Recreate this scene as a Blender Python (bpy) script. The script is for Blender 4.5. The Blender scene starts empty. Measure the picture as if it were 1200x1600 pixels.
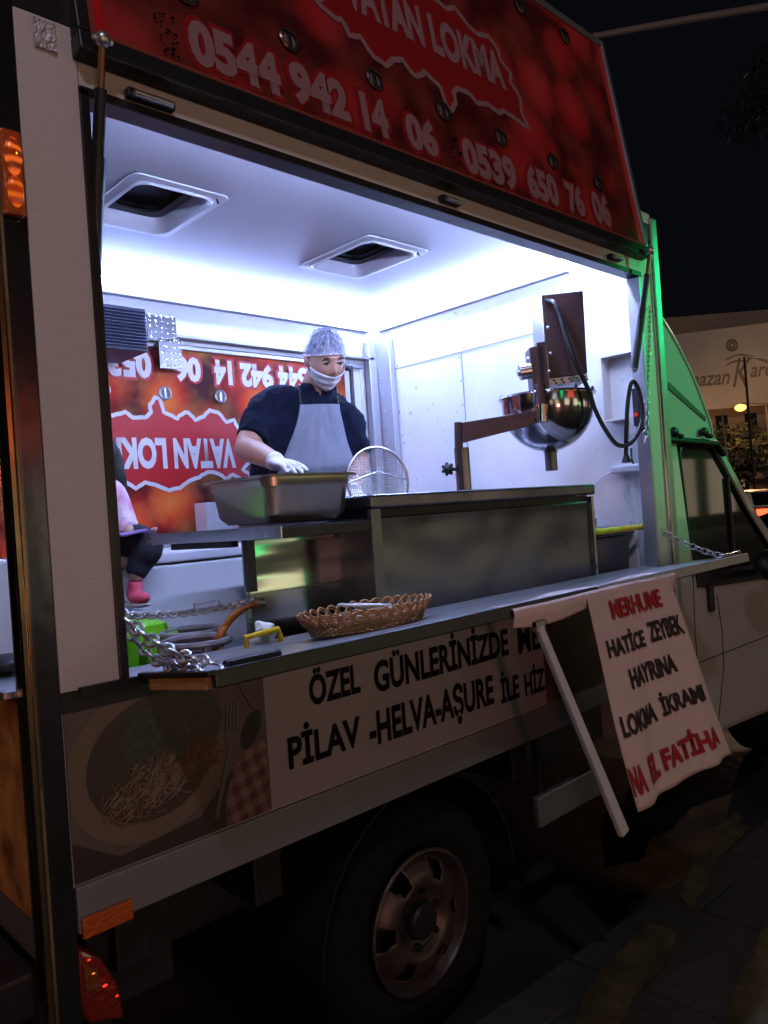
import bpy, bmesh, math, random
from mathutils import Vector, Matrix, noise
random.seed(7)
S = bpy.context.scene
COL = S.collection
# ---------------------------------------------------------------- camera
FPX = 1212.0; RHO = math.radians(4.0); PHI = math.radians(46.2)
CAM = Vector((0, -1.52, 1.55))
FW = Vector((math.cos(PHI), math.sin(PHI), 0)); RT = Vector((math.sin(PHI), -math.cos(PHI), 0)); UP = Vector((0, 0, 1))
CX = RT*math.cos(RHO) - UP*math.sin(RHO); CY = RT*math.sin(RHO) + UP*math.cos(RHO)
cd = bpy.data.cameras.new('camera'); cam = bpy.data.objects.new('camera', cd); COL.objects.link(cam)
cd.sensor_fit = 'VERTICAL'; cd.sensor_height = 36; cd.lens = FPX/1600*36; cd.clip_start = .02; cd.clip_end = 1000
cam.matrix_world = Matrix(((CX.x, CY.x, -FW.x, CAM.x), (CX.y, CY.y, -FW.y, CAM.y), (CX.z, CY.z, -FW.z, CAM.z), (0, 0, 0, 1)))
S.camera = cam
S.render.resolution_x = 768; S.render.resolution_y = 1024
# ---------------------------------------------------------------- world, exposure, lights
S.view_settings.view_transform = 'Standard'; S.view_settings.look = 'None'; S.view_settings.exposure = 0; S.view_settings.gamma = 1
W = bpy.data.worlds.new('World'); S.world = W; W.use_nodes = True
bg = W.node_tree.nodes['Background']; bg.inputs[0].default_value = (.24, .28, .42, 1); bg.inputs[1].default_value = .009
def lamp(name, loc, energy, color, size=.3, target=None, kind='POINT', spot=60):
    l = bpy.data.lights.new(name, kind); l.energy = energy; l.color = color
    if kind == 'AREA': l.shape = 'DISK'; l.size = size
    else: l.shadow_soft_size = size
    if kind == 'SPOT': l.spot_size = math.radians(spot); l.spot_blend = .5
    o = bpy.data.objects.new(name, l); COL.objects.link(o); o.location = loc
    if target is not None:
        o.rotation_euler = (Vector(target)-Vector(loc)).to_track_quat('-Z', 'Y').to_euler()
    return o
lamp('street_light', (-1.1, -3.3, 5.9), 190, (.93, .84, 1), .18)
lamp('red_sign_light', (-1.2, -6.5, .8), 34, (1, .36, .28), .5, (1.9, 0, .9), 'AREA')
lamp('sodium_street_light', (-4.5, 1.2, 3.6), 95, (1, .50, .20), .2)
lamp('green_sign_light', (5.0, -1.9, 2.9), 190, (0, 1, .30), .06, (3.62, .1, 2.15), 'SPOT', 36)
S.cycles.max_bounces = 8; S.cycles.diffuse_bounces = 4; S.cycles.glossy_bounces = 4; S.cycles.transmission_bounces = 6
S.cycles.sample_clamp_indirect = 6; S.cycles.caustics_reflective = False; S.cycles.caustics_refractive = False
try: S.cycles.use_denoising = True
except Exception: pass
# ---------------------------------------------------------------- helpers
def ray(px, py): return FW + CX*((px-600)/FPX) + CY*((800-py)/FPX)
def P(px, py, x=None, y=None, z=None, t=None):
    d = ray(px, py)
    if x is not None: t = (x-CAM.x)/d.x
    if y is not None: t = (y-CAM.y)/d.y
    if z is not None: t = (z-CAM.z)/d.z
    return CAM + d*t
V = Vector
class MB:
    def __init__(s): s.b = bmesh.new()
    def box(s, x0, x1, y0, y1, z0, z1, M=None):
        vs = [s.b.verts.new(V(c)) for c in ((x0,y0,z0),(x1,y0,z0),(x1,y1,z0),(x0,y1,z0),(x0,y0,z1),(x1,y0,z1),(x1,y1,z1),(x0,y1,z1))]
        for f in ((3,2,1,0),(4,5,6,7),(0,1,5,4),(1,2,6,5),(2,3,7,6),(3,0,4,7)): s.b.faces.new([vs[i] for i in f])
        if M is not None:
            for v in vs: v.co = M @ v.co
        return s
    def loft(s, rings, cap=True, closed=False):
        R = [[s.b.verts.new(V(p)) for p in r] for r in rings]
        n = len(R[0]); m = len(R)
        for i in range(m if closed else m-1):
            a, b = R[i], R[(i+1) % m]
            for j in range(n):
                try: s.b.faces.new((a[j], a[(j+1) % n], b[(j+1) % n], b[j]))
                except ValueError: pass
        if cap and not closed:
            s.b.faces.new(R[0][::-1]); s.b.faces.new(R[-1])
        return s
    def tube(s, pts, r, seg=10, closed=False, cap=True):
        pts = [V(p) for p in pts]; n = len(pts)
        rr = r if isinstance(r, (list, tuple)) else [r]*n
        rings = []; prev = None
        for i, p in enumerate(pts):
            if closed: d = pts[(i+1) % n]-pts[i-1]
            else: d = pts[min(i+1, n-1)]-pts[max(i-1, 0)]
            if d.length < 1e-9: d = V((0, 0, 1))
            d.normalize()
            if prev is None:
                a = V((0, 0, 1)) if abs(d.z) < .9 else V((1, 0, 0))
                prev = d.cross(a).normalized()
            u = (prev-d*prev.dot(d))
            u = u.normalized() if u.length > 1e-6 else d.orthogonal().normalized()
            prev = u; w = d.cross(u)
            rings.append([p+(u*math.cos(2*math.pi*k/seg)+w*math.sin(2*math.pi*k/seg))*rr[i] for k in range(seg)])
        return s.loft(rings, cap, closed)
    def cyl(s, a, b, r, seg=16): return s.tube([a, b], r, seg)
    def ring(s, c, nrm, R, r, seg=28, sg=8, a0=0, a1=2*math.pi, sx=1, ux=None):
        nrm = V(nrm).normalized(); u = V(ux).normalized() if ux else nrm.orthogonal().normalized(); w = nrm.cross(u)
        full = abs(a1-a0-2*math.pi) < 1e-6
        N = seg if full else seg+1
        pts = [V(c)+(u*math.cos(a0+(a1-a0)*k/seg)*sx+w*math.sin(a0+(a1-a0)*k/seg))*R for k in range(N)]
        return s.tube(pts, r, sg, full)
    def ell(s, c, rx, ry, rz, M=None, nu=20, nv=14):
        M = M or Matrix.Identity(3); c = V(c)
        top = s.b.verts.new(c+M @ V((0, 0, rz))); bot = s.b.verts.new(c+M @ V((0, 0, -rz))); R = []
        for i in range(1, nv):
            t = math.pi*i/nv
            R.append([s.b.verts.new(c+M @ V((rx*math.sin(t)*math.cos(2*math.pi*k/nu), ry*math.sin(t)*math.sin(2*math.pi*k/nu), rz*math.cos(t)))) for k in range(nu)])
        for k in range(nu):
            s.b.faces.new((top, R[0][k], R[0][(k+1) % nu])); s.b.faces.new((bot, R[-1][(k+1) % nu], R[-1][k]))
            for i in range(len(R)-1): s.b.faces.new((R[i][k], R[i+1][k], R[i+1][(k+1) % nu], R[i][(k+1) % nu]))
        return s
    def prism(s, pts, d):
        pts = [V(p) for p in pts]; d = V(d)
        a = [s.b.verts.new(p) for p in pts]; b = [s.b.verts.new(p+d) for p in pts]; n = len(a)
        s.b.faces.new(a); s.b.faces.new(b[::-1])
        for i in range(n): s.b.faces.new((a[i], b[i], b[(i+1) % n], a[(i+1) % n]))
        return s
    def face(s, pts): s.b.faces.new([s.b.verts.new(V(p)) for p in pts]); return s
    def grid(s, fn, nu, nv, solid=0):
        g = [[s.b.verts.new(V(fn(i/nu, j/nv))) for j in range(nv+1)] for i in range(nu+1)]
        for i in range(nu):
            for j in range(nv): s.b.faces.new((g[i][j], g[i+1][j], g[i+1][j+1], g[i][j+1]))
        return s
    def lathe(s, prof, c, seg=40, M=None):
        M = M or Matrix.Identity(3)
        rings = [[V(c)+M @ V((r*math.cos(2*math.pi*k/seg), r*math.sin(2*math.pi*k/seg), z)) for k in range(seg)] for r, z in prof]
        return s.loft(rings, False)
    def go(s, name, mat, parent=None, smooth=False, bevel=0, angle=40, solid=0, remesh=0, M=None):
        bmesh.ops.recalc_face_normals(s.b, faces=s.b.faces)
        if M is not None: s.b.transform(M)
        me = bpy.data.meshes.new(name); s.b.to_mesh(me); s.b.free()
        o = bpy.data.objects.new(name, me); COL.objects.link(o)
        me.materials.append(mat)
        if smooth or remesh:
            for p in me.polygons: p.use_smooth = True
            if not remesh:
                try: me.set_sharp_from_angle(angle=math.radians(angle))
                except Exception: pass
        if solid:
            m = o.modifiers.new('solid', 'SOLIDIFY'); m.thickness = solid; m.offset = 0
        if remesh:
            m = o.modifiers.new('remesh', 'REMESH'); m.mode = 'VOXEL'; m.voxel_size = remesh; m.use_smooth_shade = True
            m = o.modifiers.new('smooth', 'SMOOTH'); m.iterations = 4; m.factor = .6
        if bevel:
            m = o.modifiers.new('bevel', 'BEVEL'); m.width = bevel; m.segments = 2; m.limit_method = 'ANGLE'; m.angle_limit = math.radians(35)
        attach(o, parent)
        return o
def attach(o, parent):
    if parent is not None:
        o.parent = parent
        p = parent; off = V((0, 0, 0))
        while p is not None: off += p.location; p = p.parent
        # children keep world coordinates
        o.matrix_parent_inverse = Matrix.Translation(-off) if parent.type == 'EMPTY' else Matrix.Identity(4)
def thing(name, label, cat, loc, group=None):
    o = bpy.data.objects.new(name, None); COL.objects.link(o); o.location = loc; o.empty_display_size = .1
    o['label'] = label; o['category'] = cat
    if group: o['group'] = group
    return o
def tag(o, label, cat, group=None):
    o['label'] = label; o['category'] = cat
    if group: o['group'] = group
    return o
def struct(o): o['kind'] = 'structure'; return o
# ---- materials
def mat(name, col, rough=.5, metal=0, noise_amt=0, nscale=8, bump=0, bscale=60, spec=.5, rvar=0, col2=None, stretch=(1, 1, 1), alpha=1, trans=0, coat=0, ior=1.45, sheen=0):
    m = bpy.data.materials.new(name); m.use_nodes = True; nt = m.node_tree; b = nt.nodes['Principled BSDF']
    def N(t): return nt.nodes.new(t)
    b.inputs['Base Color'].default_value = (*col, 1); b.inputs['Roughness'].default_value = rough; b.inputs['Metallic'].default_value = metal
    b.inputs['Specular IOR Level'].default_value = spec; b.inputs['Alpha'].default_value = alpha; b.inputs['Transmission Weight'].default_value = trans
    b.inputs['Coat Weight'].default_value = coat; b.inputs['IOR'].default_value = ior; b.inputs['Sheen Weight'].default_value = sheen
    tc = N('ShaderNodeTexCoord'); mp = N('ShaderNodeMapping'); mp.inputs['Scale'].default_value = stretch
    nt.links.new(tc.outputs['Object'], mp.inputs['Vector'])
    if noise_amt or rvar or col2:
        n = N('ShaderNodeTexNoise'); n.inputs['Scale'].default_value = nscale; n.inputs['Detail'].default_value = 6; n.inputs['Roughness'].default_value = .6
        nt.links.new(mp.outputs[0], n.inputs['Vector'])
        if noise_amt or col2:
            r = N('ShaderNodeValToRGB'); r.color_ramp.elements[0].position = .35; r.color_ramp.elements[1].position = .68
            c2 = col2 or tuple(c*(1-noise_amt) for c in col)
            r.color_ramp.elements[0].color = (*c2, 1); r.color_ramp.elements[1].color = (*col, 1)
            nt.links.new(n.outputs['Fac'], r.inputs['Fac']); nt.links.new(r.outputs[0], b.inputs['Base Color'])
        if rvar:
            mr = N('ShaderNodeMapRange'); mr.inputs['From Min'].default_value = .3; mr.inputs['From Max'].default_value = .7
            mr.inputs['To Min'].default_value = max(.02, rough-rvar); mr.inputs['To Max'].default_value = min(1, rough+rvar)
            nt.links.new(n.outputs['Fac'], mr.inputs['Value']); nt.links.new(mr.outputs[0], b.inputs['Roughness'])
    if bump:
        n2 = N('ShaderNodeTexNoise'); n2.inputs['Scale'].default_value = bscale; n2.inputs['Detail'].default_value = 4
        nt.links.new(mp.outputs[0], n2.inputs['Vector'])
        bp = N('ShaderNodeBump'); bp.inputs['Strength'].default_value = bump; bp.inputs['Distance'].default_value = .01
        nt.links.new(n2.outputs['Fac'], bp.inputs['Height']); nt.links.new(bp.outputs[0], b.inputs['Normal'])
    return m
def emit(name, col, st):
    m = bpy.data.materials.new(name); m.use_nodes = True; nt = m.node_tree; nt.nodes.clear()
    e = nt.nodes.new('ShaderNodeEmission'); o = nt.nodes.new('ShaderNodeOutputMaterial'); e.inputs[0].default_value = (*col, 1); e.inputs[1].default_value = st
    nt.links.new(e.outputs[0], o.inputs[0]); return m
def scuff(m, amt=.35, scale=22, lo=.66):
    nt = m.node_tree; b = nt.nodes['Principled BSDF']; src = b.inputs['Base Color'].links[0].from_socket
    tc = nt.nodes.new('ShaderNodeTexCoord'); n = nt.nodes.new('ShaderNodeTexNoise'); n.inputs['Scale'].default_value = scale; n.inputs['Detail'].default_value = 9; n.inputs['Roughness'].default_value = .7
    n3 = nt.nodes.new('ShaderNodeTexNoise'); n3.inputs['Scale'].default_value = 1.7
    nt.links.new(tc.outputs['Object'], n.inputs['Vector']); nt.links.new(tc.outputs['Object'], n3.inputs['Vector'])
    r = nt.nodes.new('ShaderNodeMapRange'); r.inputs['From Min'].default_value = lo; r.inputs['From Max'].default_value = lo+.06; nt.links.new(n.outputs['Fac'], r.inputs[0])
    r3 = nt.nodes.new('ShaderNodeMapRange'); r3.inputs['From Min'].default_value = .45; r3.inputs['From Max'].default_value = .6; nt.links.new(n3.outputs['Fac'], r3.inputs[0])
    mu = nt.nodes.new('ShaderNodeMath'); mu.operation = 'MULTIPLY'; nt.links.new(r.outputs[0], mu.inputs[0]); nt.links.new(r3.outputs[0], mu.inputs[1])
    m2 = nt.nodes.new('ShaderNodeMath'); m2.operation = 'MULTIPLY'; m2.inputs[1].default_value = amt; nt.links.new(mu.outputs[0], m2.inputs[0])
    mx = nt.nodes.new('ShaderNodeMixRGB'); mx.inputs[2].default_value = (.05, .045, .04, 1); nt.links.new(m2.outputs[0], mx.inputs[0]); nt.links.new(src, mx.inputs[1]); nt.links.new(mx.outputs[0], b.inputs['Base Color'])
    return m
M_col = mat('ribbed_white_panel', (.60, .56, .57), .42, 0, .12, 3, .12, 1.0, stretch=(1, 1, 260))
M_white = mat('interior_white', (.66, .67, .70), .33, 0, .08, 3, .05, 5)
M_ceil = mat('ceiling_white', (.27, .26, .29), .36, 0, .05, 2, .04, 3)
M_front = mat('scuffed_white_wall', (.88, .89, .90), .38, 0, .1, 4, .05, 5)
scuff(M_front, .7, 16, .60)
M_black = mat('black_rubber', (.012, .012, .014), .45, 0, .3, 20)
M_dark = mat('dark_painted_metal', (.03, .028, .03), .35, .3, .3, 12, .1, 30)
M_steel = mat('brushed_steel', (.55, .55, .56), .26, 1, .12, 5, .01, 3, rvar=.08, stretch=(1, 1, 3))
M_wavy = mat('wavy_polished_steel', (.66, .65, .62), .15, 1, .15, 4, .12, 3, rvar=.05, stretch=(.4, 1, 2))
M_pan = mat('worn_pan_reflection_tint', (.66, .60, .50), .33, 1, .15, 5, .08, 8, rvar=.04)  # warm tint puts golden street-light reflections into the steel colour
M_dsteel = mat('greasy_dark_steel', (.20, .21, .22), .36, .85, .35, 3, .15, 2.5, rvar=.1)
scuff(M_dsteel, .6, 26, .58)
scuff(M_col, .25, 30, .62)
M_bowl = mat('polished_bowl_steel', (.45, .45, .46), .13, 1, .05, 3)
M_chrome = mat('chrome', (.75, .75, .76), .12, 1, rvar=.06, nscale=30)
M_corner = mat('polished_corner_steel', (.10, .105, .12), .18, .9, .25, 5, .25, 4)
M_alu = mat('aluminium', (.42, .42, .44), .36, .8, .15, 8, .05, 20, stretch=(.2, 1, 1))
M_skirt = mat('aluminium_skirt', (.30, .30, .33), .38, .6, .15, 4, .04, 8, stretch=(.3, 1, 1))
M_brown = mat('brown_coated_steel', (.065, .035, .035), .32, .2, .3, 10, .1, 25)
M_galv = mat('galvanised', (.6, .6, .62), .35, .9, .2, 20)
M_iron = mat('cast_iron_grey', (.34, .31, .35), .6, .4, .35, 25, .3, 60)
M_wicker = mat('wicker', (.50, .27, .12), .6, 0, .45, 60, .3, 100)
M_paper = mat('napkin_paper', (.75, .75, .76), .8, 0, .08, 20, .2, 30)
M_green = mat('green_plastic', (.24, .85, .03), .28, 0, .06, 5, spec=.5)
M_orange = mat('orange_hose', (.55, .17, .03), .45, 0, .25, 20)
M_yellow = mat('yellow_plastic', (.75, .50, .02), .4, 0, .1, 20)
M_rope = mat('yellow_rope', (.70, .70, .03), .6, 0, .4, 60, .5, 120)
M_cable = mat('black_cable', (.012, .015, .015), .35)
M_wcable = mat('white_cable', (.6, .6, .62), .5)
M_freezer = mat('freezer_white', (.70, .71, .78), .35, 0, .04, 2)
M_shirt = mat('navy_tshirt', (.007, .010, .026), .9, 0, .35, 12, .6, 16, spec=.15)
M_apron = mat('grey_apron', (.17, .185, .24), .8, 0, .12, 10, .5, 14, sheen=.1)
M_skin = mat('skin', (.50, .27, .19), .5, 0, .12, 20, .1, 90)
M_skin2 = mat('child_skin', (.58, .36, .28), .5, 0, .1, 20)
M_glove = mat('white_glove', (.72, .70, .78), .4, 0, .06, 30, .3, 40)
M_mask = mat('mask_white', (.78, .79, .85), .7, 0, .05, 20, .25, 50)
M_hair = mat('dark_hair', (.010, .008, .007), .8, 0, .4, 40, .8, 90, stretch=(1, 1, .15))
M_eye = mat('eye_dark', (.02, .012, .01), .2)
M_brow = mat('brow', (.03, .018, .013), .8)
M_sclera = mat('eye_white', (.7, .68, .66), .3)
M_lip = mat('lip', (.35, .13, .11), .5)
M_net = mat('hair_net', (.55, .60, .85), .5, 0, .35, 25, .9, 30, alpha=.40)
M_netfold = mat('hair_net_fold', (.8, .83, .95), .6, alpha=.8)
M_letter = mat('black_vinyl', (.006, .006, .008), .8, spec=.15)
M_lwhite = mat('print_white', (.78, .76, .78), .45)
M_lwhite_dim = mat('print_white_dimmed', (.27, .145, .16), .45)  # print white darkened, the open hatch's dim light is in the colour
M_red = mat('print_red', (.50, .012, .015), .4, 0, .12, 3)
M_lettr = mat('cloth_red_ink', (.42, .02, .03), .8, 0, .3, 20)
M_lettk = mat('cloth_black_ink', (.03, .02, .022), .8, 0, .3, 20)
M_cloth = mat('banner_cloth', (.68, .54, .54), .85, 0, .10, 5, .3, 30, sheen=.1)
M_vinyl = mat('vinyl_white', (.30, .29, .31), .42, 0, .08, 3)
M_glass = mat('dark_glass', (.012, .015, .015), .04, 0, spec=.8)
M_van = mat('van_white_paint', (.42, .40, .41), .28, 0, .06, 2, .02, 4, coat=.5)
M_tyre = mat('tyre_rubber', (.010, .010, .010), .95, 0, .3, 30, .3, 80, spec=.15)
M_rim = mat('painted_steel_rim', (.10, .075, .07), .40, .5, .5, 14, .1, 30)
M_amber = mat('amber_lens', (.50, .085, .01), .15, 0, .1, 30, .5, 90, coat=1)
M_redlens = mat('red_lens', (.16, .010, .008), .12, 0, .3, 30, .8, 70, coat=1)
M_wood = mat('edge_plywood', (.52, .30, .13), .6, 0, .3, 8, stretch=(.3, 1, 6))
M_pink = mat('pink_shoe', (.80, .10, .18), .6, 0, .1, 20)
M_hood = mat('pink_white_hoodie', (.78, .66, .74), .8, 0, 0, 16, .4, 30, col2=(.62, .25, .45))
M_legg = mat('dark_leggings', (.010, .012, .025), .8, 0, .3, 10)
M_purple = mat('purple_tablet_case', (.22, .10, .35), .4)
M_bin = mat('grey_bin', (.07, .07, .085), .45, 0, .2, 5)
M_check = mat('chequer_plate', (.20, .20, .23), .3, 1, .2, 20)

def ball_print(name, shift=(0, 0, 0), dim=1.0, red=False):
    """printed photograph of fried dough balls: big round orange balls on dark red"""
    m = bpy.data.materials.new(name); m.use_nodes = True; nt = m.node_tree; b = nt.nodes['Principled BSDF']; L = nt.links
    tc = nt.nodes.new('ShaderNodeTexCoord'); mp = nt.nodes.new('ShaderNodeMapping'); mp.inputs['Location'].default_value = shift
    L.new(tc.outputs['Object'], mp.inputs['Vector'])
    w = nt.nodes.new('ShaderNodeTexNoise'); w.inputs['Scale'].default_value = 4; L.new(mp.outputs[0], w.inputs['Vector'])
    ad = nt.nodes.new('ShaderNodeMixRGB'); ad.blend_type = 'LINEAR_LIGHT'; ad.inputs[0].default_value = .02
    L.new(mp.outputs[0], ad.inputs[1]); L.new(w.outputs['Color'], ad.inputs[2])
    vo = nt.nodes.new('ShaderNodeTexVoronoi'); vo.inputs['Scale'].default_value = 4.0; vo.inputs['Randomness'].default_value = .75; L.new(ad.outputs[0], vo.inputs['Vector'])
    r = nt.nodes.new('ShaderNodeValToRGB'); e = r.color_ramp.elements
    e[0].position = 0; e[0].color = ((.44*dim, .022*dim, .028*dim, 1) if red else (.75*dim, .20*dim, .035*dim, 1)); e[1].position = 1; e[1].color = (.05*dim, .004*dim, .004*dim, 1)
    for p, c in (((.35, (.34, .014, .018)), (.62, (.22, .010, .012)), (.80, (.06, .004, .005))) if red else ((.28, (.75, .10, .015)), (.5, (.60, .035, .010)), (.75, (.25, .010, .008)))):
        x = e.new(p); x.color = (*[k*dim for k in c], 1)
    mr = nt.nodes.new('ShaderNodeMapRange'); mr.inputs['From Max'].default_value = .66
    L.new(vo.outputs['Distance'], mr.inputs['Value']); L.new(mr.outputs[0], r.inputs['Fac'])
    n2 = nt.nodes.new('ShaderNodeTexNoise'); n2.inputs['Scale'].default_value = 7; n2.inputs['Detail'].default_value = 5; L.new(mp.outputs[0], n2.inputs['Vector'])
    r2 = nt.nodes.new('ShaderNodeValToRGB'); r2.color_ramp.elements[0].position = .42; r2.color_ramp.elements[1].position = .8
    r2.color_ramp.elements[0].color = (0, 0, 0, 1); r2.color_ramp.elements[1].color = (1, 1, 1, 1); L.new(n2.outputs['Fac'], r2.inputs[0])
    mx = nt.nodes.new('ShaderNodeMixRGB'); mx.inputs[2].default_value = (.38*dim, .055*dim, .04*dim, 1) if red else (.80*dim, .32*dim, .06*dim, 1)
    mu = nt.nodes.new('ShaderNodeMath'); mu.operation = 'MULTIPLY'; mu.inputs[1].default_value = .5; L.new(r2.outputs[0], mu.inputs[0])
    L.new(mu.outputs[0], mx.inputs[0]); L.new(r.outputs[0], mx.inputs[1]); L.new(mx.outputs[0], b.inputs['Base Color'])
    b.inputs['Roughness'].default_value = .6; b.inputs['Specular IOR Level'].default_value = .2
    return m
M_print = ball_print('dough_ball_print_dimmed', (0, 0, 0), 1.05, True)  # open hatch copy, its dim light worked into darker redder colours
M_print2 = ball_print('dough_ball_print_back', (.3, 0, .2))

def text(name, body, x0, x1, y0, y1, material, parent, M, bold=.02, shear=0, bulge=0, depth=.0, warp=None):
    """flat lettering fitted into a rectangle of the plane given by M"""
    c = bpy.data.curves.new(name, 'FONT'); c.body = body; c.size = 1; c.offset = bold; c.shear = shear; c.resolution_u = 3
    t = bpy.data.objects.new(name, c); COL.objects.link(t)
    bpy.context.view_layer.update()
    me = bpy.data.meshes.new_from_object(t.evaluated_get(bpy.context.evaluated_depsgraph_get()))
    bpy.data.objects.remove(t)
    xs = [v.co.x for v in me.vertices]; ys = [v.co.y for v in me.vertices]
    a0, a1, b0, b1 = min(xs), max(xs), min(ys), max(ys)
    for v in me.vertices:
        u = x0+(v.co.x-a0)/(a1-a0)*(x1-x0); w = y0+(v.co.y-b0)/(b1-b0)*(y1-y0)
        v.co = warp(u, w) if warp else M @ V((u, w, depth))
    me.materials.clear(); me.materials.append(material); me.name = name
    o = bpy.data.objects.new(name, me); COL.objects.link(o); attach(o, parent)
    return o
def sideM(y): return Matrix(((1, 0, 0, 0), (0, 0, -1, y), (0, 1, 0, 0), (0, 0, 0, 1)))  # local (u,v) -> (x,z) on plane y, normal -Y

# ================================================================= ground
M_asph = mat('wet_asphalt', (.045, .043, .042), .55, 0, .4, 1.6, .4, 130, rvar=.25)
M_pave = mat('pavement_slabs', (.06, .062, .052), .6, 0, .35, 2, .5, 30, rvar=.15)
M_patch = mat('painted_light_patches', (.11, .085, .04), .7, 0, .6, 9, .3, 40)  # yellow lamplight falling through leaves, painted onto the paving
g = MB(); g.grid(lambda u, v: (-60+u*200, -60+v*200, 0), 4, 4)
struct(g.go('road', M_asph))
ka, kb = V((-6, .40, 0)), V((14, -1.35, 0))
def kerb_y(x): return -.085-.068*(x-1.565)
g = MB()
g.prism([(-8, kerb_y(-8)-.16, .0), (30, kerb_y(30)-.16, 0), (30, -40, 0), (-8, -40, 0)], (0, 0, .136))
struct(g.go('pavement', M_pave))
g = MB()
for i in range(-8, 22):
    a, b = i*1.0+.006, i*1.0+.994
    g.prism([(a, kerb_y(a), 0), (b, kerb_y(b), 0), (b, kerb_y(b)-.155, 0), (a, kerb_y(a)-.155, 0)], (0, 0, .14))
struct(g.go('kerb', M_pave, bevel=.012))
g = MB()
for i in range(-6, 20):
    for j in range(0, 10):
        a = i*.5; y1 = kerb_y(a)-.17-j*.5
        g.box(a+.006, a+.494, y1-.494, y1-.006, .136, .1405)
struct(g.go('pavement_slabs', M_pave))
M_pud = mat('wet_puddle', (.012, .012, .013), .12, 0, .2, 3, .35, 9, spec=.8)
def puddle(L):
    pts = [P(a, b, z=.004) for a, b in L]; out = []
    for i in range(len(pts)):
        a, b = pts[i], pts[(i+1) % len(pts)]
        for q in range(8):
            c = a.lerp(b, q/8); n = noise.noise_vector(c*6)*.05; out.append((c.x+n.x, c.y+n.y, .004))
    o = MB().face(out).go('puddle', M_pud); o['kind'] = 'structure'
puddle([(930, 1290), (980, 1240), (1020, 1205), (1080, 1185), (1170, 1175), (1200, 1190), (1150, 1230), (1080, 1262), (1000, 1330), (950, 1350)])
def blot(pts, z):
    c = sum((V(p) for p in pts), V())/len(pts)
    return [(p.x, p.y, z) for p in (V(q) for q in pts)]
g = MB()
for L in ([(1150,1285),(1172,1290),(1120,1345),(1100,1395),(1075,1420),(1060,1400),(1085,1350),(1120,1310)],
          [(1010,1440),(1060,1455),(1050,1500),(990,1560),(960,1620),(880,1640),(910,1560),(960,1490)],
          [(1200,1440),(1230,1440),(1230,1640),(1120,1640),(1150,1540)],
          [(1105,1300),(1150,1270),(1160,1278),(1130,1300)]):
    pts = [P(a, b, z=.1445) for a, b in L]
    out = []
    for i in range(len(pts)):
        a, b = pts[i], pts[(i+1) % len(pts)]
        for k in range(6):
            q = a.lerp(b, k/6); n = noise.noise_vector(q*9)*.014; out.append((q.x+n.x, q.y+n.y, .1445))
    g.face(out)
struct(g.go('pavement_light_patches', M_patch))  # painted pools of lamplight

# ================================================================= food truck
X0, X1, YB = .52, 3.15, 1.70
truck = thing('food_truck', 'white catering truck with open serving hatch, lit interior and green lit cab', 'food truck', (1.8, .85, 0))
T = truck
# side column panels
MB().box(.566, .686, 0, .04, 1.245, 2.57).go('side_panel', M_col, T, bevel=.002)
MB().box(2.985, 3.10, 0, .04, .88, 2.60).go('side_panel', M_col, T, bevel=.002)
MB().box(.687, 2.984, .001, .04, 2.455, 2.57).go('lintel_panel', M_col, T)
# polished corner strip
g = MB(); g.box(X0-.006, X0-.0005, -.006, .088, .60, 2.68); g.go('rear_corner_strip', mat('steel_yellow_reflection', (.42, .34, .22), .3, .9, .6, 7, .25, 6, rvar=.12, stretch=(1, 1, .5)), T)  # yellow street-light reflection put into the steel colour
g = MB(); g.box(X0, .563, -.006, .03, .60, 2.68)
g.go('corner_trim', M_corner, T, bevel=.002)
g = MB(); g.box(X0-.016, X0-.007, .0, .012, .62, 2.66); g.box(X0-.012, X0-.0065, .03, .06, .62, 2.66); g.go('corner_moulding', mat('chrome_yellow_reflection', (.55, .45, .25), .18, 1, .4, 12), T)  # chrome coloured yellow to carry its reflection
g = MB(); g.box(3.10, 3.152, -.012, .05, .70, 2.70); g.go('corner_post', M_alu, T, bevel=.006)
g = MB(); g.box(3.085, 3.10, -.008, .0, .88, 2.60); g.go('edge_moulding', M_chrome, T)
# opening frame, black gasket and reveals
g = MB(); g.box(.684, .704, -.006, .05, 1.25, 2.45); g.box(.684, 3.0, -.006, .05, 2.435, 2.455); g.go('window_gasket', M_dark, T, bevel=.002)
g = MB(); g.box(2.972, 2.986, -.006, .05, 1.25, 2.434); g.go('window_gasket', M_alu, T, bevel=.002)
g = MB(); g.box(.68, .70, .051, .09, .86, 2.44); g.go('door_reveal', M_alu, T)
# floor, ceiling, walls
g = MB(); g.box(X0+.01, 3.12, .045, YB-.01, .80, .86); g.go('floor', M_dark, T)
CZ = 2.64
g = MB(); g.box(X0, 3.152, .0, YB, 2.575, 2.70); roof = None; g.b.free()
vents = [(1.14, 1.48, .66, 1.10), (2.11, 2.465, .66, 1.11)]
g = MB()
xs = [X0+.01, 1.14, 1.48, 2.11, 2.465, 3.12]
for i in range(5):
    if i in (1, 3):
        g.box(xs[i], xs[i+1], .045, .66, CZ, CZ+.03); g.box(xs[i], xs[i+1], 1.105, YB-.04, CZ, CZ+.03)
    else: g.box(xs[i], xs[i+1], .045, YB-.04, CZ, CZ+.03)
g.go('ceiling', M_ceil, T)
g = MB()
for i in range(5):
    if i in (1, 3):
        g.box(xs[i]-.01, xs[i+1]+.01, -.002, .65, CZ+.032, CZ+.075); g.box(xs[i]-.01, xs[i+1]+.01, 1.115, YB, CZ+.032, CZ+.075)
    else: g.box(xs[i]+.011, xs[i+1]-.011, -.002, YB, CZ+.032, CZ+.075)
g.go('roof', M_col, T)
g = MB(); g.box(.566, 3.099, .0, .044, 2.572, CZ+.03); g.go('roof_rail', M_dark, T)
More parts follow.
